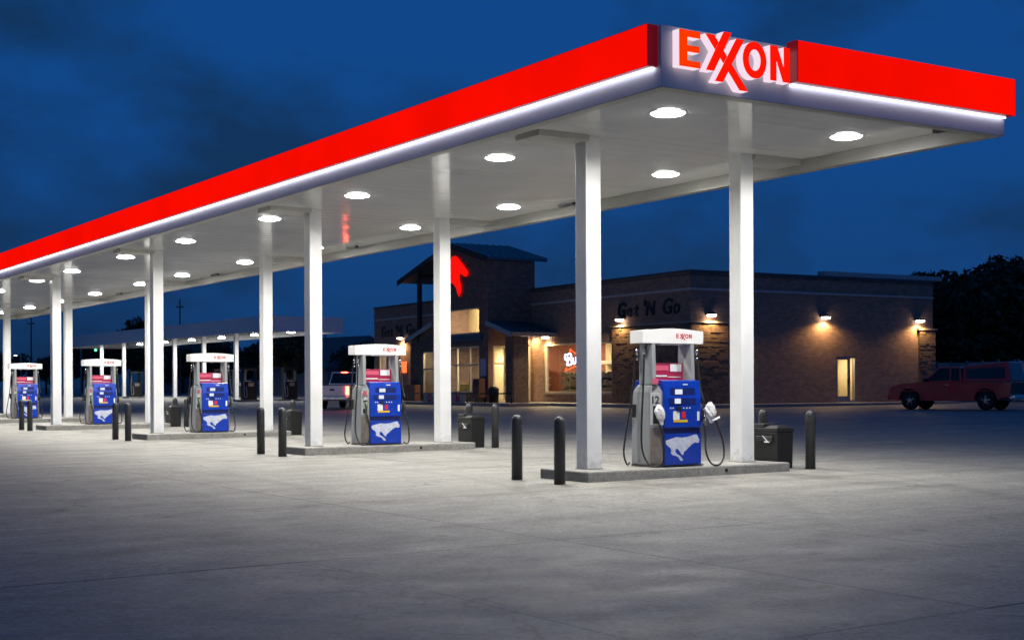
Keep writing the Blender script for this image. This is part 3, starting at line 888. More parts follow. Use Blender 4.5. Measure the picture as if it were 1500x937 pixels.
def make_bin():
    o = empty('waste_bin')
    b = MB(); b.taper((-.19, .19, -.29, .29), (-.20, .20, -.30, .30), 0, .70); b.build('bin_body', M['black'], o, bevel=.02)
    b = MB(); b.taper((-.208, .208, -.308, .308), (-.205, .205, -.305, .305), .70, .78); b.build('rim', M['black'], o, bevel=.012)
    b = MB(); b.taper((-.205, .205, -.30, .02), (-.12, .12, -.24, -.02), .78, .83); b.build('lid', M['black'], o, bevel=.02)
    b = MB(); b.taper((-.20, .20, .03, .30), (-.19, .19, .04, .29), .78, .86); b.build('towel_box', M['black'], o, bevel=.015)
    b = MB(); b.box(-.235, -.203, -.2, .2, .52, .62); b.build('squeegee_tray', M['char'], o, bevel=.01)
    b = MB(); b.tube([(-.24, -.12, .50), (-.245, .02, .63)], .01, 6); b.build('squeegee_handle', M['steel'], o)
    b = MB(); b.box(-.25, -.225, -.14, -.03, .50, .525); b.build('squeegee_blade', M['white_sticker'], o)
    return o
binp = None
for k in range(4):
    o = make_bin() if binp is None else copy_tree(binp)
    binp = binp or o
    o.scale = (.92, .95, .86)
    o.location = (3.92, k*SP + 0.14, slab_z(3.92, k*SP + .14))
    tag(o, f'black plastic waste bin with squeegee tray behind the {["nearest","second","third","fourth"][k]} island', 'waste bin', 'waste bins behind the islands')

# ------------------------------------------------------------------ store building (local: x = depth into the store, y = along the shop front, z up)
ST_P = (29.17, 31.28); ST_R = R(-3.5)
STORE = empty('store_building', (ST_P[0], ST_P[1], 0), ST_R)
tag(STORE, 'dark brown brick convenience store with stone piers and a gabled entry tower', 'building')
def st_world(x, y, z):
    c, s = math.cos(ST_R), math.sin(ST_R)
    return (ST_P[0] + x*c - y*s, ST_P[1] + x*s + y*c, z)
def st_thing(name, x, y, z, label, cat, group=None, rz=0.0):
    o = empty(name, st_world(x, y, z), ST_R + rz); tag(o, label, cat, group); return o

def wall_cells(lo, hi, z0, z1, holes):
    """rectangles left over around openings; holes = (a0,a1,z0,z1)"""
    A = sorted({lo, hi, *[h[0] for h in holes], *[h[1] for h in holes]}); Z = sorted({z0, z1, *[h[2] for h in holes], *[h[3] for h in holes]})
    out = []
    for i in range(len(A)-1):
        for j in range(len(Z)-1):
            ca, cz = (A[i]+A[i+1])/2, (Z[j]+Z[j+1])/2
            if not any(h[0] < ca < h[1] and h[2] < cz < h[3] for h in holes): out.append((A[i], A[i+1], Z[j], Z[j+1]))
    return out
def wall(name, axis, a0, a1, p0, p1, z0, z1, m, holes=(), parent=STORE):
    b = MB()
    for (u0, u1, w0, w1) in wall_cells(a0, a1, z0, z1, holes):
        if axis == 'y': b.box(p0, p1, u0, u1, w0, w1)
        else: b.box(u0, u1, p0, p1, w0, w1)
    return b.build(name, m, parent)
def window(axis, a0, a1, z0, z1, p, t=0.06, mull_a=(), mull_z=(), m=None, depth=0.14, pane=True, parent=STORE, name='window'):
    """frame + panes in an opening; p = outer plane coordinate, frame goes inwards"""
    m = m or M['cream']
    fr = MB()
    def bx(b, u0, u1, w0, w1, q0, q1):
        if axis == 'y': b.box(q0, q1, u0, u1, w0, w1)
        else: b.box(u0, u1, q0, q1, w0, w1)
    bx(fr, a0, a0+t, z0, z1, p+.02, p+depth); bx(fr, a1-t, a1, z0, z1, p+.02, p+depth)
    bx(fr, a0+t, a1-t, z0, z0+t, p+.02, p+depth); bx(fr, a0+t, a1-t, z1-t, z1, p+.02, p+depth)
    for a in mull_a: bx(fr, a-t/2, a+t/2, z0+t, z1-t, p+.03, p+depth-.01)
    for w in mull_z: bx(fr, a0+t, a1-t, w-t/2, w+t/2, p+.033, p+depth-.013)
    f = fr.build(name, m, parent)
    A = [a0+t] + [a for a in mull_a] + [a1-t]; W = [z0+t] + [w for w in mull_z] + [z1-t]
    if pane:
        for i in range(len(A)-1):
            for j in range(len(W)-1):
                b = MB(); bx(b, A[i]+.01, A[i+1]-.01, W[j]+.01, W[j+1]-.01, p+.07, p+.078); b.build('pane', M['glass'], f)
    b = MB(); bx(b, a0-.06, a1+.06, z0-.07, z0-.001, p-.05, p+.02); b.build('sill', M['cap'], f)
    return f
ZG = 0.22      # walls start below the pavement
ZP = 6.50
FW = (6.30, 12.72, 0.97, 3.57)          # big shop window
SWN = (32.53, 33.70, 1.30, 3.51)        # small far window
TW0, TW1 = 14.0, 20.3                   # tower along the front
wall('front_wall', 'y', 0.0, 34.45, 0.0, 0.3, ZG, ZP, M['brick'], [FW, SWN])
b = MB(); b.box(-.03, -.002, TW0 + .26, TW1 - .26, .501, 3.59); b.build('vestibule_lining', M['int_wall'], STORE)
DOOR = (8.83, 10.13, 0.53, 2.72)
wall('side_wall', 'x', 0.302, 15.40, 0.0, 0.3, ZG, ZP, M['brick'], [DOOR])
wall('rear_wall', 'y', 0.302, 34.15, 15.1, 15.4, ZG, ZP, M['brick'])
wall('far_wall', 'x', 0.302, 15.40, 34.152, 34.45, ZG, ZP, M['brick'])
b = MB(); b.box(0.31, 15.09, 0.31, 34.14, 5.9, 6.05); b.build('roof', M['house_roof'], STORE)
# parapet caps, belt course
for q in ((-.06, .36, -.06, 34.5), (.361, 15.46, -.06, .36)):
    b = MB(); b.box(*q, ZP + .002, ZP + .11); b.build('parapet_cap', M['coping'], STORE)
b = MB(); b.box(8.0, 15.98, -.09, .4, ZP + .112, ZP + .33); b.build('parapet_cap', M['coping_pale'], STORE)
b = MB(); b.box(-.045, -.001, -.045, TW0 - .0, 5.69, 5.79); b.box(-.045, -.001, TW1 + .0, 34.45, 5.69, 5.79); b.build('belt_course', M['band'], STORE)
b = MB(); b.box(0.0, 15.42, -.045, -.001, 5.69, 5.79); b.build('belt_course', M['band'], STORE)
# upper band slightly proud soldier course
b = MB(); b.box(-.02, -.001, 0.0, TW0, 6.36, 6.46); b.box(0.0, 15.4, -.02, -.001, 6.36, 6.46); b.build('soldier_course', M['brick_dark'], STORE)

def stones(name, axis, a0, a1, z0, z1, p, out, seed, parent=STORE):
    """ledge-stone veneer: irregular courses of flat stones"""
    rnd = random.Random(seed); b = MB(); z = z0
    while z < z1 - .02:
        h = min(rnd.choice((.07, .09, .11, .14, .18)), z1 - z)
        a = a0
        while a < a1 - .02:
            L = min(rnd.uniform(.18, .75), a1 - a)
            if a1 - (a + L) < .1: L = a1 - a
            d = out * rnd.uniform(.45, 1.0)
            g = .006
            q0, q1 = sorted((p, p - d))
            if axis == 'y': b.box(q0, q1, a+g, a+L-g, z+g, z+h-g)
            else: b.box(a+g, a+L-g, q0, q1, z+g, z+h-g)
            a += L
        z += h
    o = b.build(name, M['stone_a'], parent); o['kind'] = 'stuff'
    return o
def pier(a):
    pass
# corner pier wrapping both faces
b = MB(); b.box(-.05, -.001, -.05, 6.22, ZG, 4.2); b.box(0.0, 2.1, -.05, -.001, ZG, 4.2); b.build('pier_backing', M['mortar'], STORE)
stones('stone_veneer', 'y', -.05, 6.22, .42, 4.2, -.05, .06, 1)
stones('stone_veneer', 'x', -.05, 2.1, .42, 4.2, -.05, .06, 2)
b = MB(); b.box(-.15, -.001, -.15, 6.32, 4.205, 4.29); b.box(0.0, 2.2, -.15, -.001, 4.205, 4.29); b.build('pier_cap', M['cap'], STORE)
b = MB(); b.box(14.37, 15.5, -.05, -.001, ZG, 4.1); b.build('pier_backing', M['mortar'], STORE)
stones('stone_veneer', 'x', 14.37, 15.5, .42, 4.1, -.05, .06, 3)
b = MB(); b.box(14.27, 15.6, -.15, -.001, 4.105, 4.19); b.build('pier_cap', M['cap'], STORE)
# windows
window('y', *FW, 0.0, t=.10, m=M['cream'])
window('y', *SWN, 0.0, t=.08)
# side door: grey frame, lit glazed leaf, lit sidelight
wf = window('x', 8.83, 10.13, .53, 2.72, 0.0, t=.07, mull_a=(9.72,), m=M['grey_metal'], name='side_door')
b = MB(); b.box(8.90, 8.96, .05, .09, .6, 2.65); b.box(9.61, 9.685, .05, .09, .6, 2.65); b.box(8.96, 9.61, .05, .09, .6, .80); b.box(8.96, 9.61, .05, .09, 2.58, 2.65)
b.build('door_leaf', M['grey_metal'], wf)
b = MB(); b.box(9.58, 9.66, -.01, .05, 1.4, 1.65); b.build('door_handle', M['black'], wf)
# back room behind the side door, with its own lamp
b = MB()
b.add([(8.5, .31, .5), (10.5, .31, .5), (10.5, 1.6, .5), (8.5, 1.6, .5), (8.5, .31, 2.9), (10.5, .31, 2.9), (10.5, 1.6, 2.9), (8.5, 1.6, 2.9)],
      [(0,1,2,3), (4,7,6,5), (1,5,6,2), (2,6,7,3), (3,7,4,0)])
b.build('back_room', M['int_wall'], STORE)
def area(parent, name, loc, size, energy, color, rot=(0, 0, 0), sy=None, spread=180):
    d = bpy.data.lights.new(name, 'AREA'); d.shape = 'RECTANGLE'; d.size = size; d.size_y = sy or size; d.energy = energy; d.color = color; d.spread = R(spread)
    o = bpy.data.objects.new(name, d); link(o, parent); o.location = loc; o.rotation_euler = rot; return o
WARM = (1.0, 0.78, 0.46)
M['troffer'] = emis('ceiling_troffer', (1.0, 0.86, 0.62), 6.0)
def ceiling_light(x, y, z, w, l, energy, label, color=WARM):
    o = st_thing('ceiling_light', x, y, z, label, 'light', 'lights inside the store')
    b = MB(); b.box(-w/2, w/2, -l/2, l/2, 0, .05); b.build('housing', M['sign_white'], o)
    b = MB(); b.box(-w/2+.03, w/2-.03, -l/2+.03, l/2-.03, -.012, -.002); b.build('diffuser', M['troffer'], o)
    area(o, 'lamp', (0, 0, -.02), w, energy * 3.6, color, sy=l)
    return o
ceiling_light(9.5, .95, 2.82, .5, .9, 18, 'lit ceiling panel inside the side door')
# ---- interior shop floor seen through the windows
b = MB(); b.box(.31, 14, .31, 34.1, .40, .50); b.build('shop_floor', M['int_floor'], STORE)
b = MB(); b.box(.31, 14, .31, 34.1, 4.10, 4.20); b.build('shop_ceiling', M['int_wall'], STORE)
b = MB(); b.box(5.0, 5.12, 4.0, 14.3, .501, 4.099); b.build('inner_wall', M['int_wall'], STORE)
b = MB(); b.box(5.0, 5.12, 14.31, 30, .501, 4.099); b.build('inner_wall', M['int_red'], STORE)
b = MB(); b.box(.32, 4.99, 3.9, 3.99, .501, 4.099); b.build('inner_wall', M['int_wall'], STORE)
b = MB(); b.box(4.5, 4.99, 11.5, 14.2, 2.55, 2.75); b.build('wall_shelf', M['cream'], STORE)
for i, (x, y, ln) in enumerate(((1.6, 8.0, 5.2), (3.3, 9.0, 3.4), (3.3, 18.0, 3.6))):
    ln = ln
    o = st_thing('shop_shelf', x, y, .5, ['low olive shelf unit just inside the big window', 'shelf unit deeper inside behind the big window', 'shelf unit in front of the red inner wall'][i], 'shelf', 'shelves inside the store')
    rnd = random.Random(20 + i)
    b = MB(); b.box(-.03, .03, 0, ln, 0, 1.35)
    for z in (.1, .5, .9, 1.3): b.box(-.38, .38, .001, ln-.001, z, z+.03)
    b.build('shelf_frame', M['shelf'], o)
    for z in (.13, .53, .93, 1.33):
        y_ = .05
        g = MB()
        while y_ < ln - .2:
            w = rnd.uniform(.1, .35); h = rnd.uniform(.12, .32)
            g.box(-.34, -.05, y_, y_+w-.02, z+.001, z+h); y_ += w
        g.build('shelf_goods', M['goods'], o)
o = st_thing('shop_cooler', 4.2, 19.6, .5, 'white cooler cabinet with lit top behind the big window', 'cooler')
b = MB(); b.box(-.35, .35, 0, 2.2, 0, 1.15); b.build('cabinet', M['black'], o, bevel=.02)
b = MB(); b.prism([(0, 1.5), (2.2, 1.5)] + [(2.2 - 2.2*i/8, 1.95 + .18*math.sin(math.pi*i/8)) for i in range(9)], -.3, .3, 'x'); b.build('header', M['cream'], o)
b = MB(); b.box(-.38, -.352, .1, .6, 1.2, 1.32); b.box(-.38, -.352, 1.3, 1.55, 1.2, 1.32); b.box(-.38, -.352, 1.85, 1.98, .95, 1.45); b.build('lit_label', M['tube_white'], o)
b = MB(); b.box(-.3, .3, .05, .1, 1.15, 1.5); b.box(-.3, .3, 2.1, 2.15, 1.15, 1.5); b.build('post', M['steel'], o)
for i, (x, y, e_) in enumerate(((2.2, 9.5, 120), (2.6, 15.5, 120), (2.6, 22, 90), (2.2, 31.5, 60))):
    ceiling_light(x, y, 4.02, .6, 2.4, e_, f'lit shop ceiling panel, {ORD[i]} from the near corner')

# ---- neon bow-tie sign in the big window
NE = st_thing('neon_sign', -0.0 + .20, 0, 0, 'red and white neon script sign inside the big window', 'neon sign')
nb = MB()
def neon(pts, name, m, r=.028, smooth=True):
    b = MB(); b.tube(catmull([(0, y, z) for y, z in pts], 5) if smooth else [(0, y, z) for y, z in pts], r, 7); return b.build(name, m, NE, smooth=True)
bow = [(10.40, 2.95), (10.72, 3.27), (10.2, 3.05), (9.2, 3.05), (8.68, 3.27), (9.0, 2.75), (8.62, 2.1), (9.3, 2.38), (10.2, 2.38), (10.98, 2.10), (10.55, 2.62)]
bow = [(10.46, 3.25), (9.98, 3.02), (9.2, 3.02), (8.55, 3.25), (8.55, 2.08), (9.2, 2.33), (10.0, 2.36), (10.95, 2.12)]
neon(bow + [(10.80, 2.30)], 'bow_outline', M['tube_red'], .03, False)
neon([(10.47, 3.25), (10.52, 3.02)], 'bow_outline', M['tube_red'], .03, False)
# script B u d  (reading direction is towards smaller y)
neon([(10.72, 2.95), (10.93, 2.98), (10.98, 2.78), (10.80, 2.70), (10.68, 2.86), (10.72, 2.55), (10.78, 2.42)], 'script_stroke', M['tube_white'], .045)
neon([(10.72, 2.98), (10.45, 3.02), (10.36, 2.86), (10.60, 2.74), (10.34, 2.66), (10.38, 2.46), (10.78, 2.44)], 'script_stroke', M['tube_white'], .045)
neon([(10.22, 2.82), (10.18, 2.54), (10.04, 2.50), (9.92, 2.66), (9.90, 2.84), (9.86, 2.56), (9.74, 2.52)], 'script_stroke', M['tube_white'], .045)
neon([(9.42, 2.80), (9.60, 2.76), (9.62, 2.56), (9.44, 2.52), (9.36, 2.7), (9.34, 3.0), (9.34, 2.6), (9.26, 2.5)], 'script_stroke', M['tube_white'], .045)

# ---- entry tower and porch
TF = -2.70
tower_holes = [(14.97, 19.4, 4.20, 5.58), (14.97, 19.4, 1.0, 3.52)]
wall('tower_front', 'y', TW0, TW1, TF, TF + .25, ZG, 8.05, M['brick_dark'], tower_holes)
b = MB(); b.prism([(TW0, 8.051), (TW1, 8.051), (TW1, 8.60), (18.27, 9.10), (TW0, 8.06)], TF, TF + .25, 'x'); b.build('tower_gable', M['brick_dark'], STORE)
b = MB(); b.prism([(TW0, 8.051), (TW1, 8.051), (TW1, 8.60), (18.27, 9.10), (TW0, 8.06)], -.05, .2, 'x'); b.build('tower_gable', M['brick_dark'], STORE)
side_holes = [(-2.40, -1.60, .53, 3.50), (-.80, -.08, .53, 3.50)]
wall('tower_side', 'x', TF + .252, .2, TW0, TW0 + .25, ZG, 8.05, M['brick_dark'], side_holes)
wall('tower_side', 'x', TF + .252, .2, TW1 - .25, TW1, ZG, 8.4, M['brick_dark'])
wall('tower_rear', 'y', TW0 + .251, TW1 - .251, -.05, .2, ZP + .12, 8.05, M['brick_dark'])
wc = window('y', *tower_holes[0], TF, t=.07)
wl_ = window('y', *tower_holes[1], TF, t=.08, mull_a=(16.15, 17.6), mull_z=(2.52,))
b = MB(); b.box(TF - .10, TF - .001, 14.6, 19.8, 3.80, 4.12); b.build('window_hood', M['metal_roof'], STORE)
window('x', -2.40, -1.60, .53, 3.50, TW0, t=.09, mull_z=(2.55,), name='entry_door')
window('x', -.80, -.08, .53, 3.50, TW0, t=.08, mull_z=(2.45,), name='entry_door')
b = MB(); b.box(TF + .26, .19, TW0 + .26, TW1 - .26, .40, .50); b.build('vestibule_floor', M['int_floor'], STORE)
b = MB(); b.box(TF + .26, .19, TW0 + .26, TW1 - .26, 3.60, 3.70); b.build('vestibule_ceiling', M['int_wall'], STORE)
b = MB(); b.box(-.6, -.52, TW0 + .26, TW1 - .26, 3.72, 6.4); b.build('clerestory_wall', M['int_wall'], STORE)
b = MB(); b.box(TF + .26, -.61, TW0 + .26, TW1 - .26, 6.3, 6.4); b.build('clerestory_ceiling', M['int_wall'], STORE)
ceiling_light(-1.3, 16.6, 3.55, .6, 2.4, 85, 'lit panel inside the entry vestibule')
ceiling_light(-1.5, 17.0, 6.25, .5, 2.4, 130, 'lit panel behind the high tower window')
# tower roof (ridge runs into the store)
def roof_slab(name, y0, z0, y1, z1, x0, x1, t, m, seams=True, parent=STORE):
    b = MB()
    b.hexa([(x0, y0, z0-t), (x1, y0, z0-t), (x1, y1, z1-t), (x0, y1, z1-t), (x0, y0, z0), (x1, y0, z0), (x1, y1, z1), (x0, y1, z1)])
    r_ = b.build(name, m, parent)
    if seams:
        n = max(2, int((x1 - x0) / .42))
        for i in range(n + 1):
            x = x0 + .02 + (x1 - x0 - .04) * i / n
            b = MB(); b.hexa([(x-.015, y0, z0+.001), (x+.015, y0, z0+.001), (x+.015, y1, z1+.001), (x-.015, y1, z1+.001),
                              (x-.01, y0, z0+.04), (x+.01, y0, z0+.04), (x+.01, y1, z1+.04), (x-.01, y1, z1+.04)])
            b.build('standing_seam', m, r_)
    return r_
roof_slab('tower_roof', 13.90, 8.23, 18.27, 9.33, TF - .10, .95, .16, M['metal_roof'])
roof_slab('tower_roof', 24.86, 7.67, 18.272, 9.33, TF - .10, .95, .16, M['metal_roof'])
for (y0, z0, y1, z1) in ((13.88, 8.06, 18.27, 9.16), (24.88, 7.50, 18.27, 9.16)):
    b = MB(); b.hexa([(TF-.16, y0, z0-.14), (TF-.101, y0, z0-.14), (TF-.101, y1, z1-.14), (TF-.16, y1, z1-.14), (TF-.16, y0, z0+.16), (TF-.101, y0, z0+.16), (TF-.101, y1, z1+.16), (TF-.16, y1, z1+.16)])
    b.build('rake_board', M['wood_dark'], STORE)
for xx in (-2.55, .35):
    b = MB(); b.box(xx - .11, xx + .11, 22.35, 22.57, ZG if xx < 0 else ZP, 8.05); b.build('roof_post', M['wood_dark'], STORE)
b = MB(); b.box(-2.5, .6, 22.36, 22.56, 7.70, 7.92); b.build('roof_beam', M['wood_dark'], STORE)
# porch lean-to roofs on both sides of the tower
roof_slab('porch_roof', 11.33, 4.12, 13.995, 4.82, TF - .12, -.02, .12, M['metal_roof'])
roof_slab('porch_roof', 23.77, 4.12, 20.305, 5.02, TF - .12, -.02, .12, M['metal_roof'])
b = MB(); b.box(TF - .14, -.05, 11.27, 11.328, 3.93, 4.13); b.build('porch_gutter', M['cap'], STORE)
for (y0, z0, y1, z1) in ((11.30, 3.90, 13.99, 4.60), (23.80, 3.90, 20.31, 4.80)):
    b = MB(); b.hexa([(TF-.17, y0, z0-.02), (TF-.121, y0, z0-.02), (TF-.121, y1, z1-.02), (TF-.17, y1, z1-.02), (TF-.17, y0, z0+.23), (TF-.121, y0, z0+.23), (TF-.121, y1, z1+.23), (TF-.17, y1, z1+.23)])
    b.build('rake_board', M['coping_pale'], STORE)
# stone pillar at the right porch corner
b = MB(); b.box(-2.66, -1.75, 11.45, 12.2, ZG, 3.92); b.build('porch_pillar', M['mortar'], STORE)
stones('stone_veneer', 'x', -2.66, -1.75, .42, 3.9, 11.45, .06, 5)
stones('stone_veneer', 'y', 11.45, 12.2, .42, 3.9, -2.66, .06, 6)
# left flank of the porch: stone wall with a lit window
lh = [(20.50, 21.90, .62, 3.36)]
wall('porch_wall', 'y', 20.302, 23.4, TF + .05, TF + .3, ZG, 3.9, M['mortar'], lh)
stones('stone_veneer', 'y', 21.95, 23.4, .42, 3.9, TF + .05, .07, 8)
stones('stone_veneer', 'y', 20.31, 21.95, 3.42, 3.9, TF + .05, .07, 9)
b = MB(); b.prism([(20.31, 3.901), (23.4, 3.901), (23.4, 4.02), (20.31, 4.82)], TF + .06, TF + .28, 'x'); b.build('porch_gable', M['stone_a'], STORE)
b = MB(); b.box(TF + .06, -.01, 23.15, 23.4, ZG, 3.9); b.build('porch_wall', M['mortar'], STORE)
window('y', *lh[0], TF + .05, t=.07, mull_z=(2.35,))
b = MB(); b.box(-1.2, -1.1, 20.32, 23.1, .5, 3.9); b.build('inner_wall', M['int_wall'], STORE)
ceiling_light(-1.9, 21.6, 3.75, .4, 1.2, 30, 'lit panel behind the left porch window')

# ---- pavement in front of the store
pv = MB()
pv.box(-4.6, -.001, 8.5, 26.0, -.1, .50); pv.box(-2.2, -.001, 26.001, 34.4, -.1, .50); pv.box(-2.2, -.001, -1.8, 8.499, -.1, .50); pv.box(0, 15.4, -1.8, -.001, -.1, .50)
po = pv.build('pavement', M['kerb'], None, bevel=.02); po.location = (ST_P[0], ST_P[1], 0); po.rotation_euler = (0, 0, ST_R)
tag(po, 'raised concrete pavement along the store walls', 'pavement', kind='structure')

# ---- wall lamps
wl_light = bpy.data.lights.new('wall_lamp', 'SPOT')
wl_light.energy = 205; wl_light.color = (1.0, 0.62, 0.24); wl_light.shadow_soft_size = .06; wl_light.spot_size = R(165); wl_light.spot_blend = .5
def wall_lamp(x, y, z, face, label, light=wl_light):
    """face: 'front' (looks to -x) or 'side' (looks to -y)"""
    o = st_thing('wall_lamp', x, y, z, label, 'wall lamp', 'warm wall lamps on the store', rz=(0 if face == 'side' else -math.pi/2))
    # local: +x along the wall, -y outwards
    b = MB(); b.prism([(0, .12), (-.22, .10), (-.38, .02), (-.38, -.005), (-.02, -.005), (0, -.12)], -.2, .2, 'x'); b.build('housing', M['coping'], o, bevel=.01)
    b = MB(); b.prism([(-.10, -.006), (-.375, -.006), (-.34, -.085), (-.13, -.105)], -.175, .175, 'x'); b.build('lens', M['warm_lens'], o, bevel=.01)
    L = bpy.data.objects.new('lamp', light); link(L, o); L.location = (0, -.29, -.14); L.rotation_euler = (R(-10), 0, 0)
    return o
wall_lamp(-.001, 5.33, 4.58, 'front', 'lit wall lamp above the stone pier, under the sign nearest the corner')
wall_lamp(-.001, 30.0, 4.46, 'front', 'lit wall lamp left of the porch roof')
wall_lamp(1.03, -.001, 4.58, 'side', 'lit wall lamp just right of the store corner')
wall_lamp(7.96, -.001, 4.62, 'side', 'lit wall lamp above and left of the side door')
wall_lamp(14.28, -.001, 4.58, 'side', 'lit wall lamp at the right end above the narrow pier')
porch_light = wl_light.copy(); porch_light.energy = 220
wall_lamp(-.40, TW0 - .001, 4.15, 'side', 'lit box lamp under the porch roof by the entry', porch_light)
wall_lamp(-.001, 12.25, 3.95, 'front', 'lit lamp under the porch eave beside the big window', porch_light)

# ---- lettering and horse sign
def store_letters(y_left, z, label):
    o = st_thing('store_lettering', 0, 0, 0, label, 'sign', 'dark name signs on the shop front')
    rot = (R(90), 0, R(-90)); x = -.035
    adv = 0
    for txt, yy, sz in (('G', 0, 1.0), ('e', .82, .9), ('t', 1.45, .9), ("'", 2.15, 1.0), ('N', 2.38, .95), ('G', 3.72, 1.02), ('o', 4.56, .92)):
        text_mesh(txt, sz, .03, 'letter', M['letters'], o, (x, y_left - yy, z), rot, shear=.18, bold=.018)
    return o
store_letters(5.85, 4.68, "black slanted Get 'N Go letters near the store corner")
store_letters(33.3, 4.60, "black slanted Get 'N Go letters at the far left of the front")
HS = st_thing('horse_head_sign', TF, 0, 0, 'glowing red horse head sign on the entry tower', 'sign')
hp = [(140,290),(172,240),(210,234),(240,260),(330,382),(336,410),(312,440),(290,435),(268,413),(247,416),(250,470),(266,530),(262,590),(240,636),(225,600),(210,550),(185,512),(140,488),
      (95,478),(60,500),(30,560),(10,520),(20,450),(45,400),(30,380),(70,340),(60,320),(105,300)]
def hm(p):
    u, v = 640 + p[0]/6.7, 340 + p[1]/6.7
    return (18.17 - (u-661)*.0781, 8.55 - (v-376)*.0379 - (u-661)*.0055)
b = MB(); b.flat([hm(p) for p in hp], -.14, 'x'); f = b.build('sign_face', M['horse'], HS)
b = MB(); b.prism([hm(p) for p in hp], -.138, -.03, 'x', caps=False); b.build('sign_return', M['red_end'], f)

# ---- railing, banner, planter, poster, bin, display by the entry
rl = st_thing('pipe_railing', -4.0, 0, .5, 'dark pipe railing in front of the entry', 'railing')
b = MB(); b.tube([(0, 9.25, .48), (0, 21.3, .46)], .035, 8); b.build('top_rail', M['black'], rl, smooth=True)
for y in (9.3, 12.0, 13.9, 16.4, 19.1, 21.2):
    b = MB(); b.tube([(0, y, -.02), (0, y, .47)], .03, 8); b.build('post', M['black'], rl, smooth=True)
bn = st_thing('open_banner', -4.06, 0, .5, 'pale OPEN banner hanging on the railing', 'banner')
b = MB(); b.box(-.012, .0, 14.05, 18.95, -.03, .43); b.build('cloth', M['banner'], bn)
for i, ch in enumerate('OPEN'):
    text_mesh(ch, .56, .002, 'letter', M['red_ink'], bn, (-.016, 18.45 - i*1.12, .02), (R(90), 0, R(-90)), bold=.03)
pl_ = st_thing('brick_planter', -3.15, 21.95, .5, 'brick planter with orange neon light in its colour, at the left of the porch', 'planter')
b = MB(); b.box(0, .4, 0, 1.9, 0, .95); b.build('planter_box', M['neon_tint_clay'], pl_, bevel=.03)
os_ = st_thing('orange_neon_sign', .14, 29.85, 2.58, 'small orange lit sign on the far left of the front', 'sign')
b = MB(); b.box(-.22, -.16, -.42, .42, -.36, .36); b.build('sign_case', M['tube_orange'], os_, bevel=.02)
b = MB(); b.box(-.235, -.221, -.14, .14, -.30, .30); b.build('sign_figure', M['tube_red'], os_)
b = MB(); b.box(-.16, -.141, -.3, .3, -.3, .3); b.build('bracket', M['black'], os_)
ps = st_thing('notice_poster', TF - .005, 14.22, 1.9, 'pale paper notice on the tower wall right of its window', 'poster')
b = MB(); b.box(-.012, 0, 0, .62, 0, .92); b.build('paper', mat('pale_blue_paper', (0.42, 0.44, 0.55), 0.6), ps)
nr = st_thing('newspaper_rack', TF - .32, 14.1, .5, 'dark red newspaper rack below the paper notice', 'rack')
b = MB(); b.box(-.2, .2, 0, .7, .25, 1.25); b.build('case', mat('dark_red_case', (0.10, 0.03, 0.025), .5), nr, bevel=.02)
b = MB(); b.box(-.215, -.201, .1, .6, .7, 1.15); b.build('window_pane', M['glass'], nr)
b = MB(); b.box(-.15, .15, .1, .6, 0, .249); b.build('pedestal', M['black'], nr)
tb = st_thing('entry_bin', -3.0, 12.9, .5, 'black bin beside the entry door', 'waste bin')
b = MB(); b.lathe([(.26, 0), (.28, .7), (.26, .74), (.18, .82), (0, .86)], n=16); b.build('bin_body', M['black'], tb, smooth=True)
b = MB(); b.lathe([(.285, .60), (.29, .64), (.285, .68)], n=16); b.build('band', M['char'], tb)
yb = st_thing('yellow_display_box', -2.15, 16.05, .5, 'yellow display box inside the entry window', 'box')
b = MB(); b.box(-.25, .25, 0, 1.75, .52, .98); b.build('box', M['yellow'], yb, bevel=.03)
b = MB(); b.box(-.2, .2, .1, 1.6, 0, .519); b.build('stand', M['black'], yb)
gb_ = st_thing('grey_display_box', -2.15, 15.1, .5, 'grey display box beside the yellow one in the entry window', 'box')
b = MB(); b.taper((-.25, .25, 0, .8), (-.2, .2, .1, .7), 0, 1.0); b.build('box', M['grey_metal'], gb_, bevel=.03)

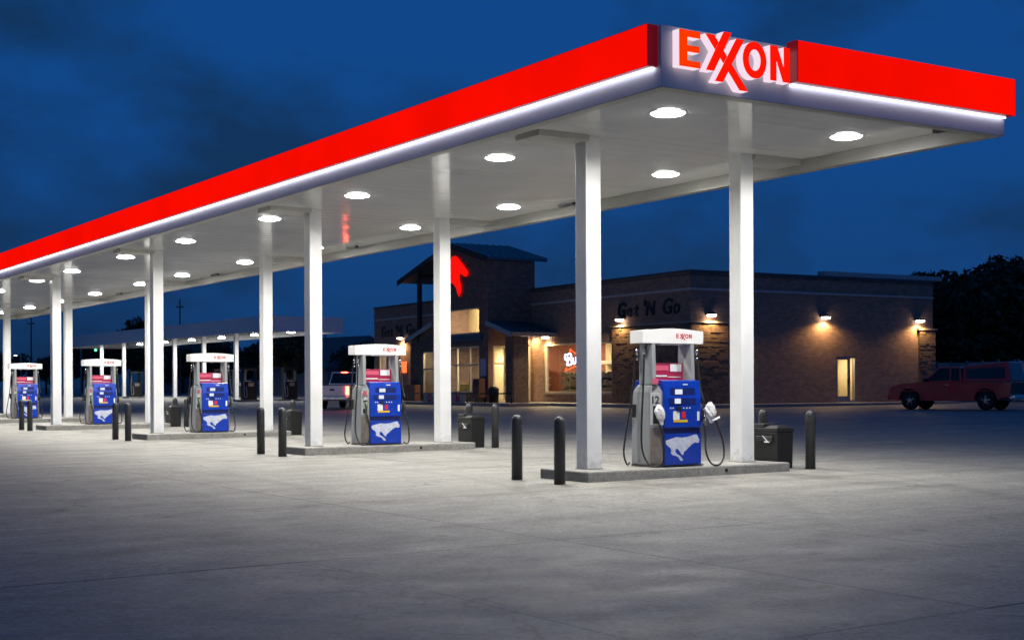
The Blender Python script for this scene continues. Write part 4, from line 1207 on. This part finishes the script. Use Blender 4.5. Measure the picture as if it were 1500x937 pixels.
# ------------------------------------------------------------------ pickups
def arch(cx, r, z, n=9, lo=0.36):
    return [(cx + r*math.cos(math.pi - math.pi*i/(n-1)), z + r*math.sin(math.pi*i/(n-1))) for i in range(n)]
def pickup(name, loc, rz, label, paint, topper, lit, h=1.0):
    o = empty(name, loc, rz)
    o.scale = (1, 1, h)
    W = .86
    fxw, rxw, wr, wz = 1.62, -1.50, .40, .36
    # lower body with wheel arches; profile (x, z)
    prof = [(-2.46, .52), (-2.50, 1.02), (-.52, 1.04), (-.50, 1.04), (1.02, 1.06), (1.9, 1.00), (2.34, .90), (2.50, .78), (2.52, .52), (2.40, .40)]
    bottom = [(2.10, .36)] + arch(fxw, .46, wz)[::-1] + [(1.08, .34), (-.95, .34)] + arch(rxw, .46, wz)[::-1] + [(-2.05, .42)]
    b = MB(); b.prism(prof + bottom, -W, W, 'y'); body = b.build('body', M[paint], o, bevel=.05, seg=3)
    # wheel-well liner
    for q in (rxw, fxw):
        b = MB(); b.box(q-.55, q+.55, -W+.22, W-.22, .40, .92); b.build('axle_housing', M['black'], o)
    # cab greenhouse
    b = MB()
    c0 = [(-.52, 1.045), (1.10, 1.065)]; 
    b.hexa([(-.56, -.82, 1.045), (1.12, -.82, 1.06), (1.12, .82, 1.06), (-.56, .82, 1.045), (-.42, -.66, 1.62), (.42, -.66, 1.63), (.42, .66, 1.63), (-.42, .66, 1.62)])
    cab = b.build('cab', M[paint], o, bevel=.05, seg=3)
    for s in (-1, 1):
        def side(x0, x1, x2, x3, z0, z1, name='side_window'):
            yy = lambda z: s * (.82 - (.16 * (z - 1.05) / .575) + .004)
            b = MB(); b.add([(x0, yy(z0), z0), (x1, yy(z0), z0), (x2, yy(z1), z1), (x3, yy(z1), z1)], [(0,1,2,3)]); return b.build(name, M['auto_glass'], o)
        side(-.02, .92, .42, .02, 1.10, 1.56); side(-.44, -.10, -.08, -.36, 1.10, 1.56)
        b = MB(); b.box(.86, 1.00, s*.84 - (.0 if s > 0 else .14), s*.84 + (.14 if s > 0 else 0), 1.06, 1.20); b.build('mirror', M['black'], o, bevel=.02)
        b = MB(); b.box(-.02, .12, min(s*.862, s*.885), max(s*.862, s*.885), .93, .96); b.build('door_handle', M['chrome'], o)
        for xx in (-.06, .98):
            b = MB(); b.box(xx, xx+.010, min(s*.8605, s*.863), max(s*.8605, s*.863), .42, 1.03); b.build('door_seam', M['black'], o)
        b = MB(); b.box(-2.35, 2.3, min(s*.8605, s*.868), max(s*.8605, s*.868), .70, .735)
        b.build('side_moulding', M['black'] if paint == 'paint_white' else M[paint], o)
        # lamps
        b = MB(); b.box(-2.525, -2.44, min(s*.70, s*.855), max(s*.70, s*.855), .62, .98); b.build('tail_light', M['tail_on' if lit else 'tail_off'], o, bevel=.01)
        b = MB(); b.box(2.36, 2.50, min(s*.60, s*.84), max(s*.60, s*.84), .70, .84); b.build('headlight', M['head'], o, bevel=.03)
    # windscreen + rear window
    b = MB(); b.add([(1.085, -.74, 1.10), (1.085, .74, 1.10), (.455, .60, 1.59), (.455, -.60, 1.59)], [(0,1,2,3)]); b.build('windscreen', M['auto_glass'], o)
    b = MB(); b.add([(-.562, -.72, 1.12), (-.562, .72, 1.12), (-.445, .60, 1.57), (-.445, -.60, 1.57)], [(0,1,2,3)]); b.build('rear_window', M['auto_glass'], o)
    b = MB(); b.box(-.462, -.43, -.16, .16, 1.585, 1.62); b.build('brake_light', M['tail_on' if lit else 'tail_off'], o)
    if topper:
        b = MB(); b.hexa([(-2.50, -.83, 1.045), (-.575, -.83, 1.045), (-.575, .83, 1.045), (-2.50, .83, 1.045), (-2.34, -.68, 1.80), (-.50, -.66, 1.64), (-.50, .66, 1.64), (-2.34, .68, 1.80)])
        tp = b.build('bed_topper', M[paint], o, bevel=.05, seg=3)
        for s in (-1, 1):
            yy = lambda z: s*(.83 - .155*(z-1.045)/.7 + .012)
            b = MB(); b.add([(-2.28, yy(1.18), 1.18), (-.72, yy(1.18), 1.18), (-.70, yy(1.52), 1.52), (-2.20, yy(1.60), 1.60)], [(0,1,2,3)]); b.build('topper_window', M['auto_glass'], tp)
        b = MB(); b.add([(-2.505, -.76, 1.10), (-2.505, .76, 1.10), (-2.362, .62, 1.74), (-2.362, -.62, 1.74)], [(0,1,2,3)]); b.build('topper_rear_window', M['auto_glass'], tp)
        b = MB(); b.box(-2.508, -2.501, -.70, .70, .60, 1.02); b.build('tailgate', M['black'], o)
    else:
        b = MB(); b.box(-2.42, -.62, -.74, .74, 1.041, 1.046); b.build('bed_floor', M['black'], o)
        b = MB(); b.box(-2.508, -2.502, -.68, .68, .58, .98); tg = b.build('tailgate', M[paint], o, bevel=.004)
        b = MB(); b.box(-2.52, -2.509, -.12, .12, .80, .88); b.build('tailgate_handle', M['black'], tg)
        b = MB(); b.box(-2.535, -2.51, -.15, .15, .62, .72); b.build('licence_plate', M['white_sticker'], tg)
    b = MB(); b.box(-2.66, -2.45, -.84, .84, .40, .56); b.build('rear_bumper', M['chrome'], o, bevel=.03)
    b = MB(); b.box(2.40, 2.58, -.84, .84, .38, .56); b.build('front_bumper', M['chrome'] if paint == 'paint_white' else M[paint], o, bevel=.04)
    b = MB(); b.box(2.48, 2.535, -.56, .56, .62, .82); b.build('grille', M['black'], o, bevel=.02)
    for cx in (fxw, rxw):
        for s in (-1, 1):
            yc = s * .74
            b = MB(); b.lathe([(.20, -.10), (.33, -.105), (.36, -.07), (.36, .07), (.33, .105), (.20, .10)], (cx, yc, .36), 22, 'y'); ty = b.build('tyre', M['tyre'], o, smooth=True)
            b = MB(); b.lathe([(.225, s*.06), (.225, s*.10), (.19, s*.095), (.19, s*.05)], (cx, yc, .36), 20, 'y')
            b.lathe([(.07, s*.06), (.07, s*.108), (0, s*.115)], (cx, yc, .36), 12, 'y')
            for q in range(5):
                a = 2*math.pi*q/5 + .3
                ca, sa = math.cos(a), math.sin(a); w = .035
                p0, p1 = (.05, .20)
                ring = []
                for (rr, ww) in ((p0, w), (p1, w*1.3)):
                    for k_ in (-1, 1): ring.append((cx + rr*ca - k_*ww*sa, .36 + rr*sa + k_*ww*ca))
                y0, y1 = yc + s*.07, yc + s*.10
                b.add([(ring[0][0], y0, ring[0][1]), (ring[1][0], y0, ring[1][1]), (ring[3][0], y0, ring[3][1]), (ring[2][0], y0, ring[2][1]),
                       (ring[0][0], y1, ring[0][1]), (ring[1][0], y1, ring[1][1]), (ring[3][0], y1, ring[3][1]), (ring[2][0], y1, ring[2][1])],
                      [(0,3,2,1),(4,5,6,7),(0,1,5,4),(1,2,6,5),(2,3,7,6),(3,0,4,7)])
            b.build('rim', M['rim'], ty)
    tag(o, label, 'pickup')
    return o
pickup('pickup_truck', (33.45, 20.02, ground_z(33.5, 20.0)), math.atan2(.957, -.29), 'red pickup with a matching bed topper parked facing the side wall', 'paint_red', True, False, 1.06)
wp = pickup('pickup_truck', (19.60, 46.62, ground_z(20, 46.3)), R(46), 'white pickup with lit red tail lights beyond the second pump', 'paint_white', False, True, 1.14)
tl = bpy.data.lights.new('brake_glow', 'POINT'); tl.energy = 1.2; tl.color = (1, .05, .03); tl.shadow_soft_size = .12
for yy in (-.78, .78):
    L = bpy.data.objects.new('brake_glow', tl); link(L, wp); L.location = (-2.62, yy, .85)

# ------------------------------------------------------------------ far diesel canopy
FC = empty('far_canopy', (24.76, 69.0, 0))
tag(FC, 'unlit grey canopy over the far diesel lanes with small lamps below', 'canopy')
FX, FL = 5.9, 46.0
M['far_fascia'] = mat('far_canopy_fascia', (0.82, 0.83, 0.85), 0.4, var=0.06)
def fcb(b, name, m, **k): return b.build(name, m, FC, **k)
for q in ((0, .1, .1, FL-.1), (FX-.1, FX, .1, FL-.1), (0, FX, 0, .1), (0, FX, FL-.1, FL)):
    b = MB(); b.box(*q, 5.03, 6.07); fcb(b, 'fascia', M['far_fascia'])
b = MB(); b.box(.11, FX-.11, .11, FL-.11, 5.22, 5.30); fcb(b, 'soffit', M['soffit'])
b = MB(); b.box(.11, FX-.11, .11, FL-.11, 5.70, 5.85); fcb(b, 'roof_deck', M['beam'])
for i in range(6):
    y = 77.1 + 6.25*i - 69
    gz = ground_z(26.2, y + 69)
    b = MB(); b.box(1.44-.14, 1.44+.14, y-.14, y+.14, gz, 5.25); fcb(b, 'column', M['white_paint'])
far_light = can_light.copy(); far_light.energy = 170
for i in range(6):
    for x, row in ((25.95, 'front'), (29.2, 'rear')):
        canopy_lamp(x, 74.3 + 6.5*i, 5.215, f'small lamp under the far canopy, {ORD[i]} in its {row} row from the right', 'lamps under the far canopy', far_light, sc=1.25)
for i, (x, y) in enumerate(((24.6, 71.0), (27.8, 71.5), (26.2, 80.2), (26.2, 99.0), (29.3, 84.0))):
    gz = ground_z(x, y)
    o = empty('diesel_dispenser', (x, y, gz), .1)
    b = MB(); b.box(-.42, .42, -.28, .28, .12, 1.35); b.build('cabinet', M['black'], o, bevel=.03)
    b = MB(); b.box(-.50, -.43, -.2, .2, .12, 2.1); b.box(.43, .50, -.2, .2, .12, 2.1); b.build('upright', M['char'], o)
    b = MB(); b.box(-.55, .55, -.22, .22, 2.1, 2.25); b.build('topper', M['char'], o)
    b = MB(); b.box(-.2, .2, -.30, -.281, 1.0, 1.25); b.build('display', M['steel'], o)
    b = MB(); b.tube(catmull([(-.46, -.22, 1.9), (-.55, -.3, 1.1), (-.5, -.35, .3), (-.35, -.36, .4), (-.38, -.3, 1.0)], 5), .03, 6); b.build('hose', M['steel'], o, smooth=True)
    b = MB(); b.box(-.9, .9, -.6, .6, -.05, .12); b.build('plinth', M['island'], o)
    tag(o, ['dark diesel dispenser below the near corner of the far canopy', 'dark diesel dispenser right of the far canopy corner', 'dark diesel dispenser left of the far canopy front columns',
            'dark diesel dispenser deep under the far canopy left end', 'dark diesel dispenser in the rear lane of the far canopy'][i], 'dispenser', 'diesel dispensers under the far canopy')

# ------------------------------------------------------------------ trees
def tree_mesh(seed, hgt, rad, leaf, n, m):
    rnd = random.Random(seed)
    clumps = []
    for i in range(26):
        a = rnd.uniform(0, 2*math.pi); rr = rad * math.sqrt(rnd.random()) * .82; z = hgt * rnd.uniform(.34, .92)
        k = 1 - max(0, (z/hgt - .6)) * 1.5
        clumps.append((rr*math.cos(a)*k, rr*math.sin(a)*k, z, rad*rnd.uniform(.20, .42)))
    b = MB()
    for i in range(n):
        cx, cy, cz, cr = rnd.choice(clumps)
        v = Vector((rnd.gauss(0, 1), rnd.gauss(0, 1), rnd.gauss(0, 1))).normalized() * cr * rnd.uniform(.55, 1.08)
        p = Vector((cx, cy, cz)) + Vector((v.x, v.y, v.z*.8))
        d1 = Vector((rnd.uniform(-1, 1), rnd.uniform(-1, 1), rnd.uniform(-1, 1))).normalized()
        d2 = d1.cross(Vector((rnd.uniform(-1, 1), rnd.uniform(-1, 1), rnd.uniform(-1, 1)))).normalized()
        s = leaf * rnd.uniform(.6, 1.3)
        b.add([p - d1*s, p + d2*s*.5, p + d1*s, p - d2*s*.5], [(0,1,2,3)])
    crown = b.mesh('crown', m)
    t = MB()
    t.tube([(0, 0, -.3), (.05, .02, hgt*.2), (.0, .1, hgt*.45), (.1, .05, hgt*.75)], [rad*.075, rad*.06, rad*.045, rad*.015], 8)
    for i in range(7):
        cx, cy, cz, cr = clumps[i*3]
        z0 = hgt * rnd.uniform(.25, .5)
        t.tube([(0, .05, z0), (cx*.5, cy*.5, (z0+cz)/2 + .2), (cx, cy, cz)], [rad*.035, rad*.022, rad*.008], 6)
    return crown, t.mesh('trunk', M['bark'], True)
TM = [tree_mesh(11, 11.5, 5.2, .34, 5200, M['leaf_a']), tree_mesh(23, 10.0, 4.6, .32, 4600, M['leaf_b']), tree_mesh(31, 6.0, 2.8, .26, 2600, M['leaf_a'])]
def tree(kind, x, y, rz, s, label, group):
    o = empty('leafy_tree', (x, y, ground_z(x, y) - .05), rz); o.scale = (s, s, s * random.uniform(.95, 1.05))
    a = bpy.data.objects.new('crown', TM[kind][0]); link(a, o)
    t = bpy.data.objects.new('trunk', TM[kind][1]); link(t, o)
    tag(o, label, 'tree', group)
def at(u, d):
    """ground point under image column u at depth d"""
    r_ = (u - 750) / 2036.0 * d
    return (-12.48 + d*math.sin(YAW) + r_*math.cos(YAW), -16.683 + d*math.cos(YAW) - r_*math.sin(YAW))
right_trees = [(1372, 104, 0, .82, 'tall dark tree showing above the right end of the store roof'),
               (1438, 100, 1, .88, 'dark tree right of the store, second from its wall'),
               (1486, 96, 0, .84, 'tall dark tree above the rear of the red pickup'),
               (1530, 98, 1, .98, 'dark tree cut by the right edge of the frame'),
               (1408, 90, 1, .80, 'dark rounded tree filling the gap right of the store wall'),
               (1470, 84, 1, .80, 'dark tree close behind the pale fence'),
               (1388, 84, 2, 1.25, 'low dark tree beside the rear store corner'),
               (1442, 80, 2, 1.2, 'low dark tree behind the cab of the red pickup'),
               (1505, 80, 2, 1.35, 'low dark tree behind the topper at the frame edge')]
for i, (u, d, k, s, lab) in enumerate(right_trees):
    x, y = at(u, d); tree(k, x, y, i*1.3, s, lab, 'dark trees right of the store')
left_trees = [(424, 128, 1, .62, 'round dark tree seen right of the third island rear column'), (372, 150, 2, .9, 'small dark tree left of that round tree'),
              (520, 135, 2, .85, 'dark tree beside the left wall of the store'), (486, 150, 2, .8, 'dark tree above the white pickup cab'),
              (322, 165, 1, .62, 'dark tree seen through the third fuel pump'), (268, 175, 2, 1.0, 'dark tree behind the far canopy middle'),
              (205, 160, 1, .85, 'big dark tree under the left half of the far canopy'), (160, 168, 1, .75, 'dark tree behind the fourth fuel pump topper'),
              (120, 180, 2, 1.1, 'dark tree beside the green signal'), (68, 170, 2, .75, 'dark tree left of the fourth island column'),
              (28, 190, 2, .9, 'dark tree behind the fifth fuel pump'), (-8, 170, 2, .9, 'dark tree at the left frame edge'),
              (235, 190, 1, .7, 'dark tree far behind the third island column'), (545, 120, 2, .7, 'dark shrubby tree touching the store left corner')]
for i, (u, d, k, s, lab) in enumerate(left_trees):
    x, y = at(u, d); tree(k, x, y, i*.9, s, lab, 'dark trees along the far left horizon')

# ------------------------------------------------------------------ far houses, poles, fence, signals
def house(u, d, w, l, h, rz, label):
    x, y = at(u, d); o = empty('far_house', (x, y, ground_z(x, y)), rz)
    b = MB(); b.box(-w/2, w/2, -l/2, l/2, -.2, h); b.build('wall', M['house_wall'], o)
    b = MB(); b.prism([(-w/2-.3, h-.05), (w/2+.3, h-.05), (0, h + w*.32)], -l/2-.3, l/2+.3, 'y'); b.build('roof', M['house_roof'], o)
    for s in (-1, 1):
        b = MB(); b.box(s*w*.25-.5, s*w*.25+.5, -l/2-.03, -l/2-.005, 1, 2.2); b.build('window', M['auto_glass'], o)
    b = MB(); b.box(-.45, .45, -l/2-.04, -l/2-.006, .1, 2.1); b.build('door', M['grey_metal'], o)
    tag(o, label, 'house', 'houses beyond the forecourt')
house(446, 150, 9, 10, 2.4, R(-25), 'pale gabled house beyond the third island rear column')
house(500, 140, 10, 9, 2.6, R(10), 'pale low house beyond the white pickup')
house(300, 185, 14, 10, 3.0, R(-30), 'low pale house far behind the far canopy')
def utility_pole(u, d, h, label):
    x, y = at(u, d); o = empty('utility_pole', (x, y, ground_z(x, y)), R(-30))
    b = MB(); b.tube([(0, 0, -.3), (0, 0, h)], [.11, .06], 8); b.build('pole', M['wood_pole'], o)
    b = MB(); b.box(-.38, .38, -.04, .04, h-.9, h-.80); b.build('crossarm', M['wood_pole'], o)
    for q in (-.32, 0.15, .32):
        b = MB(); b.lathe([(.05, 0), (.06, .1), (.03, .16)], (q, 0, h-.799), 8); b.build('insulator', M['steel'], o)
    tag(o, label, 'pole', 'utility poles on the horizon')
utility_pole(46, 150, 8.6, 'utility pole rising left of the fourth island')
utility_pole(264, 145, 10.0, 'utility pole above the far canopy')
utility_pole(477, 150, 8.2, 'utility pole left of the white pickup cab')
x, y = at(119, 160)
o = empty('traffic_signal', (x, y, ground_z(x, y)), R(-20))
b = MB(); b.tube([(0, 0, 0), (0, 0, 6.0)], .1, 8); b.tube([(0, 0, 5.8), (1.6, 0, 6.0)], .06, 6); b.build('mast', M['grey_metal'], o)
b = MB(); b.box(1.45, 1.8, -.15, .15, 4.9, 5.95); hd = b.build('signal_head', M['black'], o)
b = MB(); b.lathe([(.16, 0), (.14, -.05), (0, -.08)], (1.62, -.151, 5.15), 12, 'y'); b.build('green_lens', M['green_lamp'], hd)
tag(o, 'distant traffic signal showing green above the fourth pump', 'traffic signal')
x, y = at(31, 160)
o = empty('street_lamp', (x, y, ground_z(x, y)), R(-20))
b = MB(); b.tube([(0, 0, 0), (0, 0, 4.4), (-.5, 0, 4.7)], [.09, .07, .05], 8); b.build('lamp_post', M['grey_metal'], o)
b = MB(); b.box(-.8, -.4, -.12, .12, 4.58, 4.75); hd = b.build('lamp_head', M['grey_metal'], o)
b = MB(); b.box(-.76, -.44, -.13, .1, 4.52, 4.579); b.build('lamp_glass', M['street_lamp'], hd)
tag(o, 'tiny lit street lamp far behind the fifth pump', 'street lamp')
# pale fence behind the red pickup
A, Bp = Vector(at(1352, 80)), Vector(at(1560, 72))
dirv = (Bp - A); Lf = dirv.length; rzf = math.atan2(dirv.y, dirv.x)
o = empty('panel_fence', (A.x, A.y, ground_z(A.x, A.y)), rzf)
n = 9
for i in range(n):
    b = MB(); b.box(i*Lf/n + .06, (i+1)*Lf/n - .06, -.03, .03, .08, 2.15); b.build('panel', M['fence_metal'], o)
for i in range(n + 1):
    b = MB(); b.box(i*Lf/n - .055, i*Lf/n + .055, -.06, .06, -.1, 2.25); b.build('post', M['steel'], o)
tag(o, 'pale panel fence behind the red pickup', 'fence')
